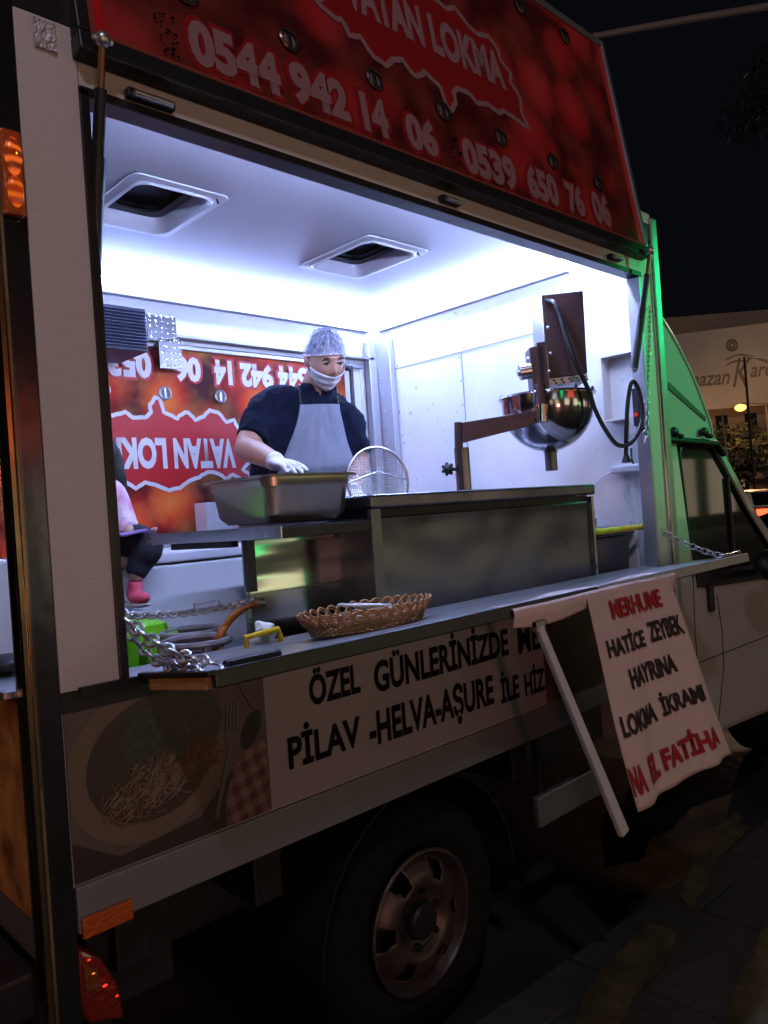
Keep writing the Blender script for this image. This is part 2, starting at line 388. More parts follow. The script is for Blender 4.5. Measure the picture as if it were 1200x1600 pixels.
g = MB(); g.box(X0, 1.1, 1.651, YB, .86, CZ); g.box(1.1, 3.12, 1.651, YB, 2.38, CZ); g.box(1.1, 3.12, 1.651, YB, .86, 1.40); g.box(2.93, 3.12, 1.651, YB, 1.401, 2.379)
g.box(1.1, 1.2, 1.651, YB, 1.401, 2.379)
g.go('back_wall', M_white, T)
g = MB(); g.box(3.06, 3.098, .12, 1.65, .86, CZ-.002); g.box(3.06, 3.098, .051, .119, .86, CZ-.002); g.go('front_wall', M_front, T)
k = MB()
k.box(3.0565, 3.0595, .50, 1.58, 2.335, 2.338); k.box(3.0565, 3.0595, 1.02, 1.023, .87, 2.334)
for i in range(9):
    k.ell((3.058, 1.035, 1.35+i*.12), .004, .004, .004, nu=8, nv=6)
    k.ell((3.058, .52+i*.12, 2.35), .004, .004, .004, nu=8, nv=6)
k.go('wall_seam', mat('seam_grey', (.30, .30, .33), .5), T)
# roof vents
for i, (a, b, c, d) in enumerate(vents):
    v = bpy.data.objects.new('roof_vent', None); COL.objects.link(v); v.location = ((a+b)/2, (c+d)/2, CZ); attach(v, T)
    v.matrix_parent_inverse = Matrix.Identity(4); v.location = V(((a+b)/2, (c+d)/2, CZ))-T.location
    def rr(x0, x1, y0, y1, r, z, n=6):
        pts = []
        for cx, cy, a0 in ((x1-r, y1-r, 0), (x0+r, y1-r, 90), (x0+r, y0+r, 180), (x1-r, y0+r, 270)):
            for k in range(n+1):
                an = math.radians(a0+90*k/n); pts.append(V((cx+r*math.cos(an), cy+r*math.sin(an), z)))
        return pts
    m = MB()
    m.loft([rr(a-.004, b+.004, c-.004, d+.004, .03, CZ-.002), rr(a-.002, b+.002, c-.002, d+.002, .03, CZ-.006), rr(a+.026, b-.026, c+.026, d-.026, .05, CZ-.008),
            rr(a+.032, b-.032, c+.032, d-.032, .05, CZ-.015), rr(a+.036, b-.036, c+.036, d-.036, .05, CZ-.012), rr(a+.055, b-.055, c+.055, d-.055, .045, CZ+.03), rr(a+.055, b-.055, c+.055, d-.055, .045, CZ+.075)], cap=False)
    o = m.go('vent_frame', mat('vent_frame_grey', (.36, .35, .38), .35), v, smooth=True, angle=30)
    m = MB(); m.loft([rr(a+.03, b-.03, c+.03, d-.03, .045, CZ+.087), rr(a+.03, b-.03, c+.03, d-.03, .045, CZ+.10)])
    m.go('vent_lid', mat('vent_lid_dark', (.20, .20, .27), .25, 0, .3, 4), v)
    m = MB(); m.loft([rr(a+.056, b-.056, c+.056, d-.056, .045, CZ+.035), rr(a+.09, b-.09, c+.09, d-.09, .04, CZ+.035), rr(a+.09, b-.09, c+.09, d-.09, .04, CZ+.05), rr(a+.056, b-.056, c+.056, d-.056, .045, CZ+.05)], cap=False, closed=True)
    m.go('vent_seal', M_black, v)
    m = MB(); m.tube([(a+.3, c+.01, CZ-.03), (a+.3, c+.02, CZ-.012), (a+.31, c+.03, CZ-.02)], .003, 6); m.go('vent_catch', M_dark, v)
# LED strips
M_led = emit('led_strip_light', (.37, .49, 1.0), 185)
def strip(a, b, nm='light_strip'):
    m = MB(); m.tube([a, b], .011, 8); return m.go(nm, M_led, T)
strip((.70, 1.598, 2.607), (2.99, 1.598, 2.607)); strip((3.008, .30, 2.607), (3.008, 1.59, 2.607))
m = MB(); m.box(.60, 3.0, 1.614, 1.65, 2.560, 2.567); m.go('light_channel', M_alu, T)
m = MB(); m.box(3.026, 3.0595, .36, 1.6, 2.560, 2.567); m.go('light_channel', M_alu, T)
m = MB(); m.tube([(.75, .075, 2.515), (2.95, .075, 2.515)], .008, 8); m.go('light_strip', emit('led_strip_front', (.46, .57, 1.0), 300), T)
m = MB(); m.box(.72, 2.96, .0455, .092, 2.528, 2.534); m.box(.72, 2.96, .0455, .052, 2.49, 2.5275); m.go('light_channel', M_alu, T)
# ---- print (map + numbers) used on both hatches, in hatch coordinates u right, v up
MAPN = [(0,.55),(.02,.40),(-.01,.32),(.05,.26),(.08,.28),(.10,.18),(.15,.21),(.19,.10),(.24,.08),(.28,.15),(.33,.20),(.36,.12),(.39,.11),(.43,.19),(.47,.15),(.50,.13),(.515,-.03),(.54,-.05),(.555,.02),(.57,.04),(.565,.13),(.60,.19),(.66,.19),(.70,.14),(.76,.18),(.82,.15),(.86,.20),(.93,.17),(1.0,.14),(.975,.28),(.985,.42),(.94,.52),(.95,.62),(.90,.70),(.90,.80),(.85,.88),(.79,.83),(.74,.86),(.67,.97),(.62,.90),(.57,.93),(.50,1.0),(.44,.97),(.39,.90),(.33,.86),(.28,.80),(.23,.81),(.18,.88),(.13,.84),(.09,.88),(.06,.97),(.015,.92),(.03,.83),(.07,.78),(.03,.70)]
def make_print(hatch, M, mprint, white, red, ringm):
    pm = MB(); pm.face([M @ V(p) for p in ((.06, .02, .001), (2.28, .02, .001), (2.28, .90, .001), (.06, .90, .001))])
    p = pm.go('printed_panel', mprint, hatch)
    mapM = lambda u, v: (1.375+u*.92-.68, .262+v*.40)
    pts = [mapM(*q) for q in MAPN]
    # jitter
    fine = []
    for i in range(len(pts)):
        a, b = V(pts[i]), V(pts[(i+1) % len(pts)])
        for k in range(3):
            q = a.lerp(b, k/3); n = noise.noise_vector(V((q.x*40, q.y*40, 0)))*.006
            fine.append((q.x+n.x, q.y+n.y))
    a = MB(); a.face([M @ V((u, v, .0022)) for u, v in fine]); a.go('country_map', red, hatch)
    a = MB(); n = len(fine)
    inner, outer = [], []
    for i in range(n):
        p0, p1 = V(fine[i-1]), V(fine[(i+1) % n]); d = (p1-p0).normalized(); nn = V((d.y, -d.x))
        inner.append(V(fine[i])-nn*.009); outer.append(V(fine[i])+nn*.009)
    for i in range(n):
        j = (i+1) % n
        a.face([M @ V((*q, .0034)) for q in (inner[i], outer[i], outer[j], inner[j])])
    bmesh.ops.remove_doubles(a.b, verts=a.b.verts, dist=1e-5)
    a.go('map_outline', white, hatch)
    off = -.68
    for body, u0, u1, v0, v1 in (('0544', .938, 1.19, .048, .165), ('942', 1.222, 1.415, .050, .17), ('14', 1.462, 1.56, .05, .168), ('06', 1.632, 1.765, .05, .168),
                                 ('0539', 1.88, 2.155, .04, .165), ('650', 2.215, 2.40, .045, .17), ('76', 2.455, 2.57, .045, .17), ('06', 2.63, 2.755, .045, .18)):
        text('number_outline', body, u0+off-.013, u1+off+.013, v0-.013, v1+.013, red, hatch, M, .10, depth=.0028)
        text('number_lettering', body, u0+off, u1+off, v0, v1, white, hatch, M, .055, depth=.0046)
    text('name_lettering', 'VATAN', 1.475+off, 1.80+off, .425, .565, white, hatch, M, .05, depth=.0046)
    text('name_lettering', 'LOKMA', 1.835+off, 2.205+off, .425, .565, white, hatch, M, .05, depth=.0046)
    def vent(u, v):
        c = M @ V((u+off, v, .006)); nr = (M.to_3x3() @ V((0, 0, 1))).normalized(); ur = (M.to_3x3() @ V((1, 0, 0))).normalized(); vr = nr.cross(ur)
        k = MB(); k.ring(c, nr, .027, .0055, 24, 6)
        B = Matrix((ur, vr, nr)).transposed().to_4x4(); B.translation = c
        k.box(-.005, .005, -.024, .024, -.003, .003, B)
        o = k.go('round_fastener', ringm, hatch)
        k = MB(); k.lathe([(.0001, -.0035), (.025, -.0035)], c, 24, Matrix((ur, vr, nr)).transposed()); k.go('fastener_recess', mat('recess_grey', (.22, .20, .20), .5, .5), hatch)
    for u in (.95, 1.241, 1.536, 1.824, 2.109, 2.41, 2.715): vent(u, .226)
    for u in (1.0, 1.40, 2.405, 2.698): vent(u, .835 if u > 1.6 else .79)
# open hatch
hv = V((0, .1495, .9888)).normalized()
hn = V((1, 0, 0)).cross(hv)
MH = Matrix(((1, 0, hn.x, .68), (0, hv.y, hn.y, -.030), (0, hv.z, hn.z, 2.53), (0, 0, 0, 1)))
hatch = MB().box(.0, 2.335, -.0, .93, -.030, 0, MH).go('serving_hatch', M_red, T, bevel=.003)
g = MB(); g.box(-.004, 2.34, -.022, .022, -.034, .010, MH); g.box(-.004, .024, .0225, .935, -.034, .010, MH); g.go('rubber_edge', M_black, hatch, bevel=.004)
g = MB(); g.box(2.316, 2.34, .0225, .935, -.034, .010, MH); g.box(.0245, 2.3155, .905, .935, -.034, .010, MH); g.go('hatch_frame', M_alu, hatch, bevel=.004)
g = MB(); g.box(.0245, .036, .023, .904, .0, .006, MH); g.box(.0365, 2.30, .023, .032, .0, .006, MH); g.go('inner_moulding', mat('red_moulding', (.35, .08, .06), .3, .4), hatch)
make_print(hatch, MH, M_print, M_lwhite_dim, mat('print_red_dimmed', (.26, .012, .014), .4, 0, .12, 3), mat('ring_dimmed', (.10, .07, .07), .3, .8))  # darker red and ring colours paint in the dim light outside
g = MB(); random.seed(3)
for (u0, v0) in ((1.84-.68, .10), (.88-.68, .09)):
    for k in range(26): 
        u, v = u0+random.uniform(-.028, .028), v0+random.uniform(-.05, .05); g.box(u, u+.006, v, v+.004, .0062, .008, MH)
g.go('holographic_sticker', mat('green_glint', (.1, .5, .3), .1, 1, .5, 200), hatch)
# back hatch, closed, same print upside down
MBk = Matrix(((-1, 0, 0, 3.55-.68), (0, 0, -1, 1.648), (0, -1, 0, 2.38), (0, 0, 0, 1)))
bh = MB().box(1.205, 2.925, 1.6485, 1.69, 1.405, 2.375).go('rear_side_hatch', M_white, T)
make_print(bh, Matrix(((-1, 0, 0, 2.87), (0, 0, -1, 1.647), (0, -1, 0, 2.375), (0, 0, 0, 1))), M_print2, M_lwhite, M_red, M_galv)
g = MB(); g.box(1.19, 2.94, 1.630, 1.6455, 2.352, 2.372); g.go('hatch_moulding', M_alu, bh, bevel=.003)
g = MB(); g.box(.62, 3.0, 1.60, 1.65, 2.40, 2.412); g.go('wall_ledge', M_alu, T)
# gas struts
def strut(a, b):
    a, b = V(a), V(b); m0 = a.lerp(b, .20); m = a.lerp(b, .48)
    o = MB().cyl(m, b, .0155, 14).go('gas_strut', M_black, T, smooth=True)
    MB().cyl(m0, m.lerp(b, .01), .0125, 14).go('strut_sleeve', M_black, o, smooth=True)
    MB().cyl(a, m0.lerp(b, .01), .0075, 12).go('strut_rod', mat('strut_rod_paint', (.25, .12, .06), .3, .6), o, smooth=True)
    k = MB(); k.ell(a, .016, .016, .016); k.cyl(a-V((.02, 0, 0)), a+V((.02, 0, 0)), .006, 8); k.go('strut_ball_joint', M_galv, o, smooth=True)
    k = MB(); k.ell(b, .015, .015, .015); k.go('strut_ball_joint', M_galv, o, smooth=True)
hp = P(160, 62, y=-.065); strut(hp, P(146, 436, y=.045))
strut(P(1016, 392, y=-.065), P(991, 576, y=.015))
# hatch locks on the lintel
for px, py, s in ((235, 155, .055), (703, 313, .04), (960, 402, .04)):
    c = P(px, py, y=-.012); k = MB(); k.box(c.x-s, c.x+s, -.022, -.001, c.z-.012, c.z+.008); o = k.go('hinge_bracket', M_dark, T, bevel=.003)
    k = MB(); k.cyl((c.x-s*.8, -.028, c.z-.006), (c.x+s*.8, -.028, c.z-.006), .007, 10); k.go('hinge_pin', M_galv, o, smooth=True)
# crumpled foil sticker at the top of the column
c = P(70, 55, y=-.004); k = MB(); k.grid(lambda u, v: (c.x-.022+.044*u, -.004-.009*abs(noise.noise(V((u*7, v*7, 1)))), c.z-.028+.056*v), 12, 12); k.go('crumpled_tape', mat('tape_silver', (.7, .7, .78), .5, .3, .5, 60), T)
# ---- lower side
MB().box(.566, 2.984, .002, .04, .80, 1.235).go('lower_side_panel', M_col, T)
MB().box(.566, 3.04, -.004, .0015, 1.205, 1.243).go('black_band', M_black, T)
MB().box(.686, 2.985, .0, .10, 1.236, 1.25).go('window_sill', M_alu, T, bevel=.003)
MB().box(.566, 2.3, -.010, .03, .783, .873).go('aluminium_skirt', M_skirt, T, bevel=.003)
MB().box(2.302, 3.09, -.006, .03, .80, .873).go('aluminium_skirt', M_skirt, T, bevel=.003)
MB().box(.57, .672, -.020, -.0105, .775, .815).go('side_reflector', M_amber, T, bevel=.003)
SM = sideM(0)
vb = MB().box(1.027, 2.14, -.0035, .0015, .877, 1.2045).go('lettered_vinyl', M_vinyl, T)
MB().box(2.1405, 2.90, -.0035, .0015, .877, 1.2045).go('dark_picture', mat('dark_dessert_picture', (.20, .06, .045), .5, 0, 0, 6, col2=(.02, .015, .015)), T)
SV = sideM(-.0052)
def line(body, x0, x1, z0, z1): return text('lettering', body, x0, x1, z0, z1, M_letter, vb, SV, .034)
line('ÖZEL', 1.158, 1.325, 1.087, 1.180); line('GÜNLERİNİZDE', 1.375, 1.955, 1.073, 1.185); line('ME', 2.005, 2.125, 1.064, 1.155)
line('PİLAV', 1.083, 1.315, .953, 1.055); line('-HELVA-AŞURE', 1.345, 1.865, .915, 1.035); line('İLE', 1.900, 1.995, .930, 1.030); line('HİZ', 2.025, 2.136, .925, 1.024)
# food picture
M_table = mat('picture_pale_wood', (.12, .095, .085), .45, 0, .25, 3, stretch=(8, 1, .4))
fp = MB().box(.567, 1.0255, -.0035, .0015, .877, 1.2045).go('food_picture', M_table, T)
def flat(pts, y, name, m, par): return MB().face([(a, y, b) for a, b in pts]).go(name, m, par)
def elp(cx, cz, rx, rz, rot=0, n=48, a0=0, a1=360):
    r = math.radians(rot); out = []
    for k in range(n):
        a = math.radians(a0+(a1-a0)*k/n); u, v = rx*math.cos(a), rz*math.sin(a)
        out.append((cx+u*math.cos(r)-v*math.sin(r), cz+u*math.sin(r)+v*math.cos(r)))
    return out
def clipz(pts, x0=.5675, x1=1.025, z0=.877, z1=1.204): return [(min(max(a, x0), x1), min(max(b, z0), z1)) for a, b in pts]
flat(clipz([(.5675, .877), (1.02, .877), (1.02, .95), (.93, 1.0), (.84, .92), (.66, .90), (.5675, .955)]), -.0042, 'picture_shadow', mat('picture_dark', (.03, .022, .02), .5), fp)
flat(clipz(elp(.735, 1.07, .178, .160, 12)), -.0050, 'printed_plate', mat('picture_plate', (.15, .11, .08), .45, 0, .15, 4), fp)
flat(clipz(elp(.745, 1.075, .145, .125, 12)), -.0058, 'plate_well', mat('picture_plate_well', (.065, .045, .035), .45, 0, .3, 6), fp)
flat(clipz(elp(.79, 1.125, .118, .10, 8)), -.0064, 'printed_rice_mound', mat('picture_rice', (.06, .065, .05), .5, 0, .5, 90), fp)
k = MB(); random.seed(11)
for i in range(320):
    a = random.uniform(0, 6.28); r = random.random()**.6; cx, cz = .73+r*.105*math.cos(a), 1.01+r*.045*math.sin(a)+.2*(.73+r*.105*math.cos(a)-.73)
    if i % 5 == 0: cx, cz = random.uniform(.82, .88), random.uniform(1.02, 1.08)
    an = random.uniform(-.4, 2.2); pts = []
    for q in range(5):
        pts.append((cx, -.0070-.00004*(i % 20), cz)); an += random.uniform(-.5, .5); cx += .008*math.cos(an); cz += .008*math.sin(an)
    k.tube(pts, .0014, 4)
k.go('printed_noodles', mat('picture_noodles', (.22, .15, .08), .5, 0, .5, 60), fp)
k = MB(); 
for i in range(4): k.box(.915+i*.009, .920+i*.009, -.0058, -.0050, 1.085, 1.15)
k.box(.915, .947, -.0058, -.0050, 1.06, 1.085)
R_ = Matrix.Translation((.93, 0, 1.07)) @ Matrix.Rotation(.12, 4, 'Y') @ Matrix.Translation((-.93, 0, -1.07))
k.prism([(.926, -.005, 1.06), (.936, -.005, 1.06), (.905, -.005, .90), (.893, -.005, .90)], (0, -.0008, 0))
k.go('printed_fork', mat('picture_fork', (.16, .14, .13), .3, .5), fp, M=R_)
def checker(nm):
    m = bpy.data.materials.new(nm); m.use_nodes = True; nt = m.node_tree; b = nt.nodes['Principled BSDF']; L = nt.links
    tc = nt.nodes.new('ShaderNodeTexCoord'); mp = nt.nodes.new('ShaderNodeMapping'); mp.inputs['Scale'].default_value = (28, 0, 28); mp.inputs['Rotation'].default_value = (0, .25, 0)
    L.new(tc.outputs['Object'], mp.inputs[0])
    cols = []
    for ax in ('X', 'Z'):
        w = nt.nodes.new('ShaderNodeTexWave'); w.bands_direction = ax; w.inputs['Scale'].default_value = .30; w.inputs['Distortion'].default_value = .3; L.new(mp.outputs[0], w.inputs[0])
        g_ = nt.nodes.new('ShaderNodeMath'); g_.operation = 'GREATER_THAN'; g_.inputs[1].default_value = .5; L.new(w.outputs['Fac'], g_.inputs[0]); cols.append(g_)
    a = nt.nodes.new('ShaderNodeMath'); a.operation = 'ADD'; L.new(cols[0].outputs[0], a.inputs[0]); L.new(cols[1].outputs[0], a.inputs[1])
    d = nt.nodes.new('ShaderNodeMath'); d.operation = 'DIVIDE'; d.inputs[1].default_value = 2; L.new(a.outputs[0], d.inputs[0])
    mx = nt.nodes.new('ShaderNodeMixRGB'); mx.inputs[1].default_value = (.20, .12, .12, 1); mx.inputs[2].default_value = (.08, .014, .018, 1); L.new(d.outputs[0], mx.inputs[0]); L.new(mx.outputs[0], b.inputs['Base Color'])
    b.inputs['Roughness'].default_value = .5; return m
flat([(.905, .879), (.905, .93), (.93, 1.0), (.97, 1.03), (1.022, 1.045), (1.022, .879)], -.0048, 'printed_napkin', checker('picture_napkin'), fp)
flat(elp(.985, 1.075, .045, .022, 60), -.0054, 'printed_spoon', mat('picture_spoon', (.03, .028, .028), .3), fp)
k = MB()
for x, dx in ((.71, .0), (.88, .03), (.945, .045)): k.prism([(x, -.0040, 1.203), (x+.0025, -.004, 1.203), (x+dx+.0025, -.004, 1.12), (x+dx, -.004, 1.12)], (0, -.0003, 0))
k.go('board_joint', M_letter, fp)
# chequer the end of vehicle: tail lamp, bumper
c0 = P(122, 1482, y=.03); k = MB()
M_redlens.node_tree.nodes['Principled BSDF'].inputs['Emission Color'].default_value = (1, .05, .02, 1); M_redlens.node_tree.nodes['Principled BSDF'].inputs['Emission Strength'].default_value = .012
pr = [P(122, 1482, y=.0), P(160, 1500, y=.0), P(186, 1540, y=.01), P(196, 1592, y=.02), P(140, 1600, y=.02), P(122, 1560, y=.0)]
tl = MB().prism(pr, (0, .06, 0)).go('tail_light', M_redlens, T, bevel=.008)
k = MB(); k.prism([p+V((0, -.004, 0)) for p in (P(128, 1505, y=0), P(152, 1512, y=0), P(158, 1550, y=.0), P(133, 1548, y=0))], (0, .02, 0)); k.go('indicator_lens', mat('dim_amber', (.20, .05, .01), .15, 0, .4, 60, .8, 90, coat=1), tl, bevel=.003)
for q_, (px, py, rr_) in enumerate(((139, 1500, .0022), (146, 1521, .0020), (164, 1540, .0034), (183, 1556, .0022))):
    k = MB(); c = P(px, py, y=-.004); k.ell(c, rr_*1.6, .003, rr_*.8); k.go('lamp_glint', emit('painted_glint_glow', (1, .05, .03) if q_ != 1 else (1, .3, .05), 1.0), tl, smooth=True)  # reflected sparkles put in as tiny glowing beads
k = MB(); k.box(.24, .50, .04, 1.65, .64, .73); k.go('rear_step', M_dark, T, bevel=.01)
k = MB(); k.box(.55, .80, .08, .5, .56, .775); k.box(.565, 3.0, .32, .40, .50, .64); k.box(.565, 3.0, 1.25, 1.33, .50, .64); k.box(.66, .74, .05, 1.6, .64, .78); k.box(2.0, 2.08, .05, 1.6, .64, .78); k.box(1.0, 1.08, .05, 1.6, .64, .78)
k.go('chassis', M_black, T, bevel=.005)
k = MB(); k.box(2.108, 2.50, .035, .06, .46, .565); k.go('side_guard_rail', mat('guard_rail_paint', (.20, .21, .23), .35, .5, .1, 5), T, bevel=.006)
k = MB(); k.box(2.15, 2.17, .06, .08, .46, .80); k.go('guard_bracket', M_dark, T)
# rear face
MB().box(X0-.004, X0+.03, .09, 1.65, .80, 1.235).go('rear_panel', mat('rear_food_print', (.62, .30, .10), .4, 0, 0, 9, col2=(.12, .03, .015)), T)
MB().box(X0-.03, X0+.10, .088, 1.64, 1.236, 1.252).go('rear_counter', M_alu, T, bevel=.003)
MB().box(X0, X0+.03, .09, 1.65, 2.45, 2.64).go('rear_lintel', M_col, T)
MB().box(X0, X0+.03, 1.55, 1.65, 1.253, 2.449).go('rear_post', M_col, T)
MB().box(X0-.003, X0+.03, .09, 1.65, .72, .795).go('rear_sill_beam', M_alu, T)
# marker lamp
a, b = P(20, 205, y=-.02), P(28, 338, y=-.02)
ml = MB().box(.517, .556, -.028, -.0065, b.z, a.z).go('marker_lamp', M_amber, T, bevel=.006)
def glow_lens(name, c1, c2, st):
    m = bpy.data.materials.new(name); m.use_nodes = True; nt = m.node_tree; b = nt.nodes['Principled BSDF']
    tc = nt.nodes.new('ShaderNodeTexCoord'); n = nt.nodes.new('ShaderNodeTexWave'); n.wave_type = 'RINGS'; n.inputs['Scale'].default_value = 14; n.inputs['Distortion'].default_value = 5; n.inputs['Detail'].default_value = 3
    r_ = nt.nodes.new('ShaderNodeValToRGB'); r_.color_ramp.elements[0].color = (*c1, 1); r_.color_ramp.elements[1].color = (*c2, 1); r_.color_ramp.elements[0].position = .25
    nt.links.new(tc.outputs['Object'], n.inputs['Vector']); nt.links.new(n.outputs['Fac'], r_.inputs[0]); nt.links.new(r_.outputs[0], b.inputs['Emission Color'])
    b.inputs['Base Color'].default_value = (.3, .04, .01, 1); b.inputs['Emission Strength'].default_value = st; b.inputs['Roughness'].default_value = .15; return m
zt_m, zb_m = a.z, b.z
k = MB(); k.ell((.538, -.028, zb_m+(zt_m-zb_m)*.68), .016, .009, .036); k.go('upper_lens', glow_lens('amber_ring_glow', (.12, .012, .002), (1, .16, .02), .75), ml, smooth=True)
k = MB(); k.ell((.541, -.033, zb_m+(zt_m-zb_m)*.70), .004, .004, .006); k.go('lamp_bulb', emit('amber_bulb', (1, .30, .03), 3), ml, smooth=True)
k = MB(); k.ell((.538, -.028, zb_m+(zt_m-zb_m)*.27), .015, .008, .030); k.go('lower_lens', glow_lens('amber_low_glow', (.35, .03, .003), (1, .17, .01), .6), ml, smooth=True)
# shelf flap, tipped slightly upwards at its outer edge
MT = Matrix.Translation((0, -.012, 1.252)) @ Matrix.Rotation(-.115, 4, 'X') @ Matrix.Translation((0, .012, -1.252))
zs = 1.252
shelf = MB().box(.735, 3.15, -.28, -.012, zs-.024, zs).go('shelf_flap', mat('shelf_top', (.42, .42, .45), .32, .7, .25, 6, .1, 20, stretch=(.3, 1, 1)), T, bevel=.004, M=MT)
MB().box(.730, 2.03, -.294, -.281, zs-.030, zs+.003).go('shelf_edge', M_dark, shelf, bevel=.003, M=MT)
MB().box(2.031, 3.155, -.294, -.281, zs-.030, zs+.003).go('shelf_edge', M_alu, shelf, bevel=.003, M=MT)
MB().box(.722, .7345, -.27, -.05, zs-.03, zs-.008).go('shelf_end_cap', M_wood, shelf, M=MT)
MB().box(.716, .7345, -.294, -.012, zs-.007, zs+.005).go('shelf_end_trim', M_black, shelf, bevel=.003, M=MT)
MB().box(.60, 3.03, -.0115, .0, zs-.018, zs-.002).go('shelf_hinge', M_black, shelf)
k = MB(); k.cyl(P(352, 1040, y=-.25), P(432, 1022, y=-.25), .010, 12); k.ell(P(432, 1022, y=-.25), .011, .011, .011)
a = P(360, 1040, y=-.25); k.box(a.x-.005, a.x+.06, a.y-.012, a.y+.012, zs+.024, zs+.040)
k.go('shelf_bolt', M_dark, shelf, smooth=True)
k = MB(); k.box(3.06, 3.14, -.26, -.24, zs+.024, zs+.038); k.cyl((3.0, -.25, zs+.036), (3.17, -.25, zs+.036), .007, 10); k.go('shelf_bolt', M_chrome, shelf, smooth=True)
# chains
def chain(a, b, sag, L=.028, r=.0032, name='chain', w=.36):
    a, b = V(a), V(b); n = max(3, int((b-a).length*1.02/(L*.72))); k = MB()
    f = lambda t: a.lerp(b, t)+V((0, 0, -sag*4*t*(1-t)))
    for i in range(n):
        p, q = f(i/n), f((i+1)/n); c = (p+q)/2; d = (q-p).normalized(); u = d.orthogonal().normalized(); v = d.cross(u)
        nr = u if i % 2 else v; sd = d.cross(nr)
        pts = [c+d*(math.cos(t)*L*.5)+sd*(math.sin(t)*L*w) for t in [2*math.pi*j/12 for j in range(12)]]
        k.tube(pts, r, 6, True)
    return k.go(name, M_galv if name == 'chain' else M_dark, T, smooth=True)
A1 = P(184, 955, y=.03); A2 = P(320, 1035, y=-.24)
chain(A1, A2, .02, .034, .0042); chain(A1+V((0, .01, .004)), P(312, 1030, y=-.22), .055, .030, .0036)
B1 = P(188, 962, y=.05); B2 = P(398, 937, y=.22)
chain(B1, B2, .012, .026, .003)
c = P(322, 947, y=.07); k = MB(); k.tube([c+V((-.03, 0, -.008)), c+V((.035, 0, -.006)), c+V((.035, 0, .010)), c+V((-.03, 0, .008))], .0035, 6, True); k.go('chain_shackle', M_galv, T)
k = MB(); k.ring(P(328, 1043, y=-.25), (0, -.3, 1), .022, .004, 20, 6); k.go('chain_ring', M_galv, T, smooth=True)
chain(P(1022, 822, y=.03), P(1145, 872, y=-.25), .02, .034, .003)
c = P(1010, 450, y=-.0); chain(P(1015, 480, y=.0), P(1008, 690, y=.0), .0, .03, .0022)
c = P(1022, 560, y=-.01)
# support leg
a, b = P(822, 978, y=-.262), P(975, 1303, y=-.262)
def beam(a, b, w0, w1, th, nrm=V((0, -1, 0))):
    a, b = V(a), V(b); d = (b-a).normalized(); s = d.cross(nrm).normalized(); n = s.cross(d)
    return [[p+s*w*.5+n*th*.5, p+s*w*.5-n*th*.5, p-s*w*.5-n*th*.5, p-s*w*.5+n*th*.5] for p, w in ((a, w0), (b, w1))]
b2 = b+V((-.0, -.16, -.0)); b2 = P(975, 1303, y=-.42)
k = MB(); k.loft(beam(a+V((0, -.04, 0)), b2, .026, .036, .018)); k.go('shelf_support_leg', mat('leg_paint', (.52, .53, .56), .4, 0, .15, 10, .2, 30), T, bevel=.004)
k = MB(); k.cyl(a+V((-.02, -.04, .01)), a+V((.03, -.04, .01)), .008, 10); k.box(a.x-.02, a.x+.02, -.31, -.295, a.z-.01, zs-.02); k.go('leg_hinge', M_galv, T)
# wheel
wc = V((1.59, .10, .352))
def wheel(wc, s=-1):
    # axis along y; outer face toward s*y
    M3 = Matrix.Rotation(math.radians(90), 3, 'X')  # local z -> -y
    w = bpy.data.objects.new('wheel', None); COL.objects.link(w); attach(w, T); w.matrix_parent_inverse = Matrix.Identity(4); w.location = wc-T.location
    k = MB(); k.lathe([(.200, -.02), (.215, .0), (.235, .008), (.29, .012), (.325, .0), (.345, -.03), (.35, -.10), (.345, -.17), (.32, -.20), (.25, -.21), (.205, -.19)], wc, 56, M3)
    k.go('tyre', M_tyre, w, smooth=True, angle=50)
    # rim with eight oval slots: built as a polar grid leaving holes
    prof = [(.2045, .009), (.196, .011), (.190, .004), (.187, -.020), (.180, -.028), (.170, -.020), (.145, .004), (.118, .012), (.098, .008), (.085, -.012), (.072, -.016), (.05, -.016)]
    seg = 96; k = MB(); b = k.b; rings = []
    for r, z in prof: rings.append([b.verts.new(wc+M3 @ V((r*math.cos(2*math.pi*j/seg), r*math.sin(2*math.pi*j/seg), z))) for j in range(seg)])
    for i in range(len(prof)-1):
        for j in range(seg):
            if i in (5, 6) and (j+3) % 16 < (6 if i == 5 else 5) : continue
            b.faces.new((rings[i][j], rings[i][(j+1) % seg], rings[i+1][(j+1) % seg], rings[i+1][j]))
    k.go('rim', M_rim, w, smooth=True, angle=60, solid=.005)
    k = MB(); k.lathe([(.05, -.018), (.052, .012), (.045, .02), (.0001, .022)], wc, 32, M3)
    k.go('hub', M_black, w, smooth=True)
    for j in range(6):
        t = 2*math.pi*j/6+.3; c = wc+M3 @ V((.077*math.cos(t), .077*math.sin(t), -.006)); k = MB(); k.tube([c+V((0, .01, 0)), c-V((0, .012, 0))], .010, 6)
        k.go('wheel_nut', M_dark, w)
    k = MB(); k.lathe([(.19, -.05), (.0001, -.05)], wc, 32, M3); k.go('brake_drum', M_black, w)
wheel(wc); wheel(V((4.72, .20, .352)))
k = MB()   # wheel arch liner
pts = [(wc.x+.40*math.cos(t), wc.z+.02+.40*math.sin(t)) for t in [math.pi*j/16 for j in range(17)]]
k.grid(lambda u, v: (pts[int(round(u*16))][0], .06+.3*v, pts[int(round(u*16))][1]), 16, 2); k.go('wheel_arch', M_black, T, solid=.006)
# cab ---------------------------------------------------------------
yc = .085
def pxl(L, y): return [P(a, b, y=y) for a, b in L]
def side(L, y, th, name, m, par, bev=.004): return MB().prism([P(a, b, y=y) for a, b in L], (0, th, 0)).go(name, m, par, bevel=bev)
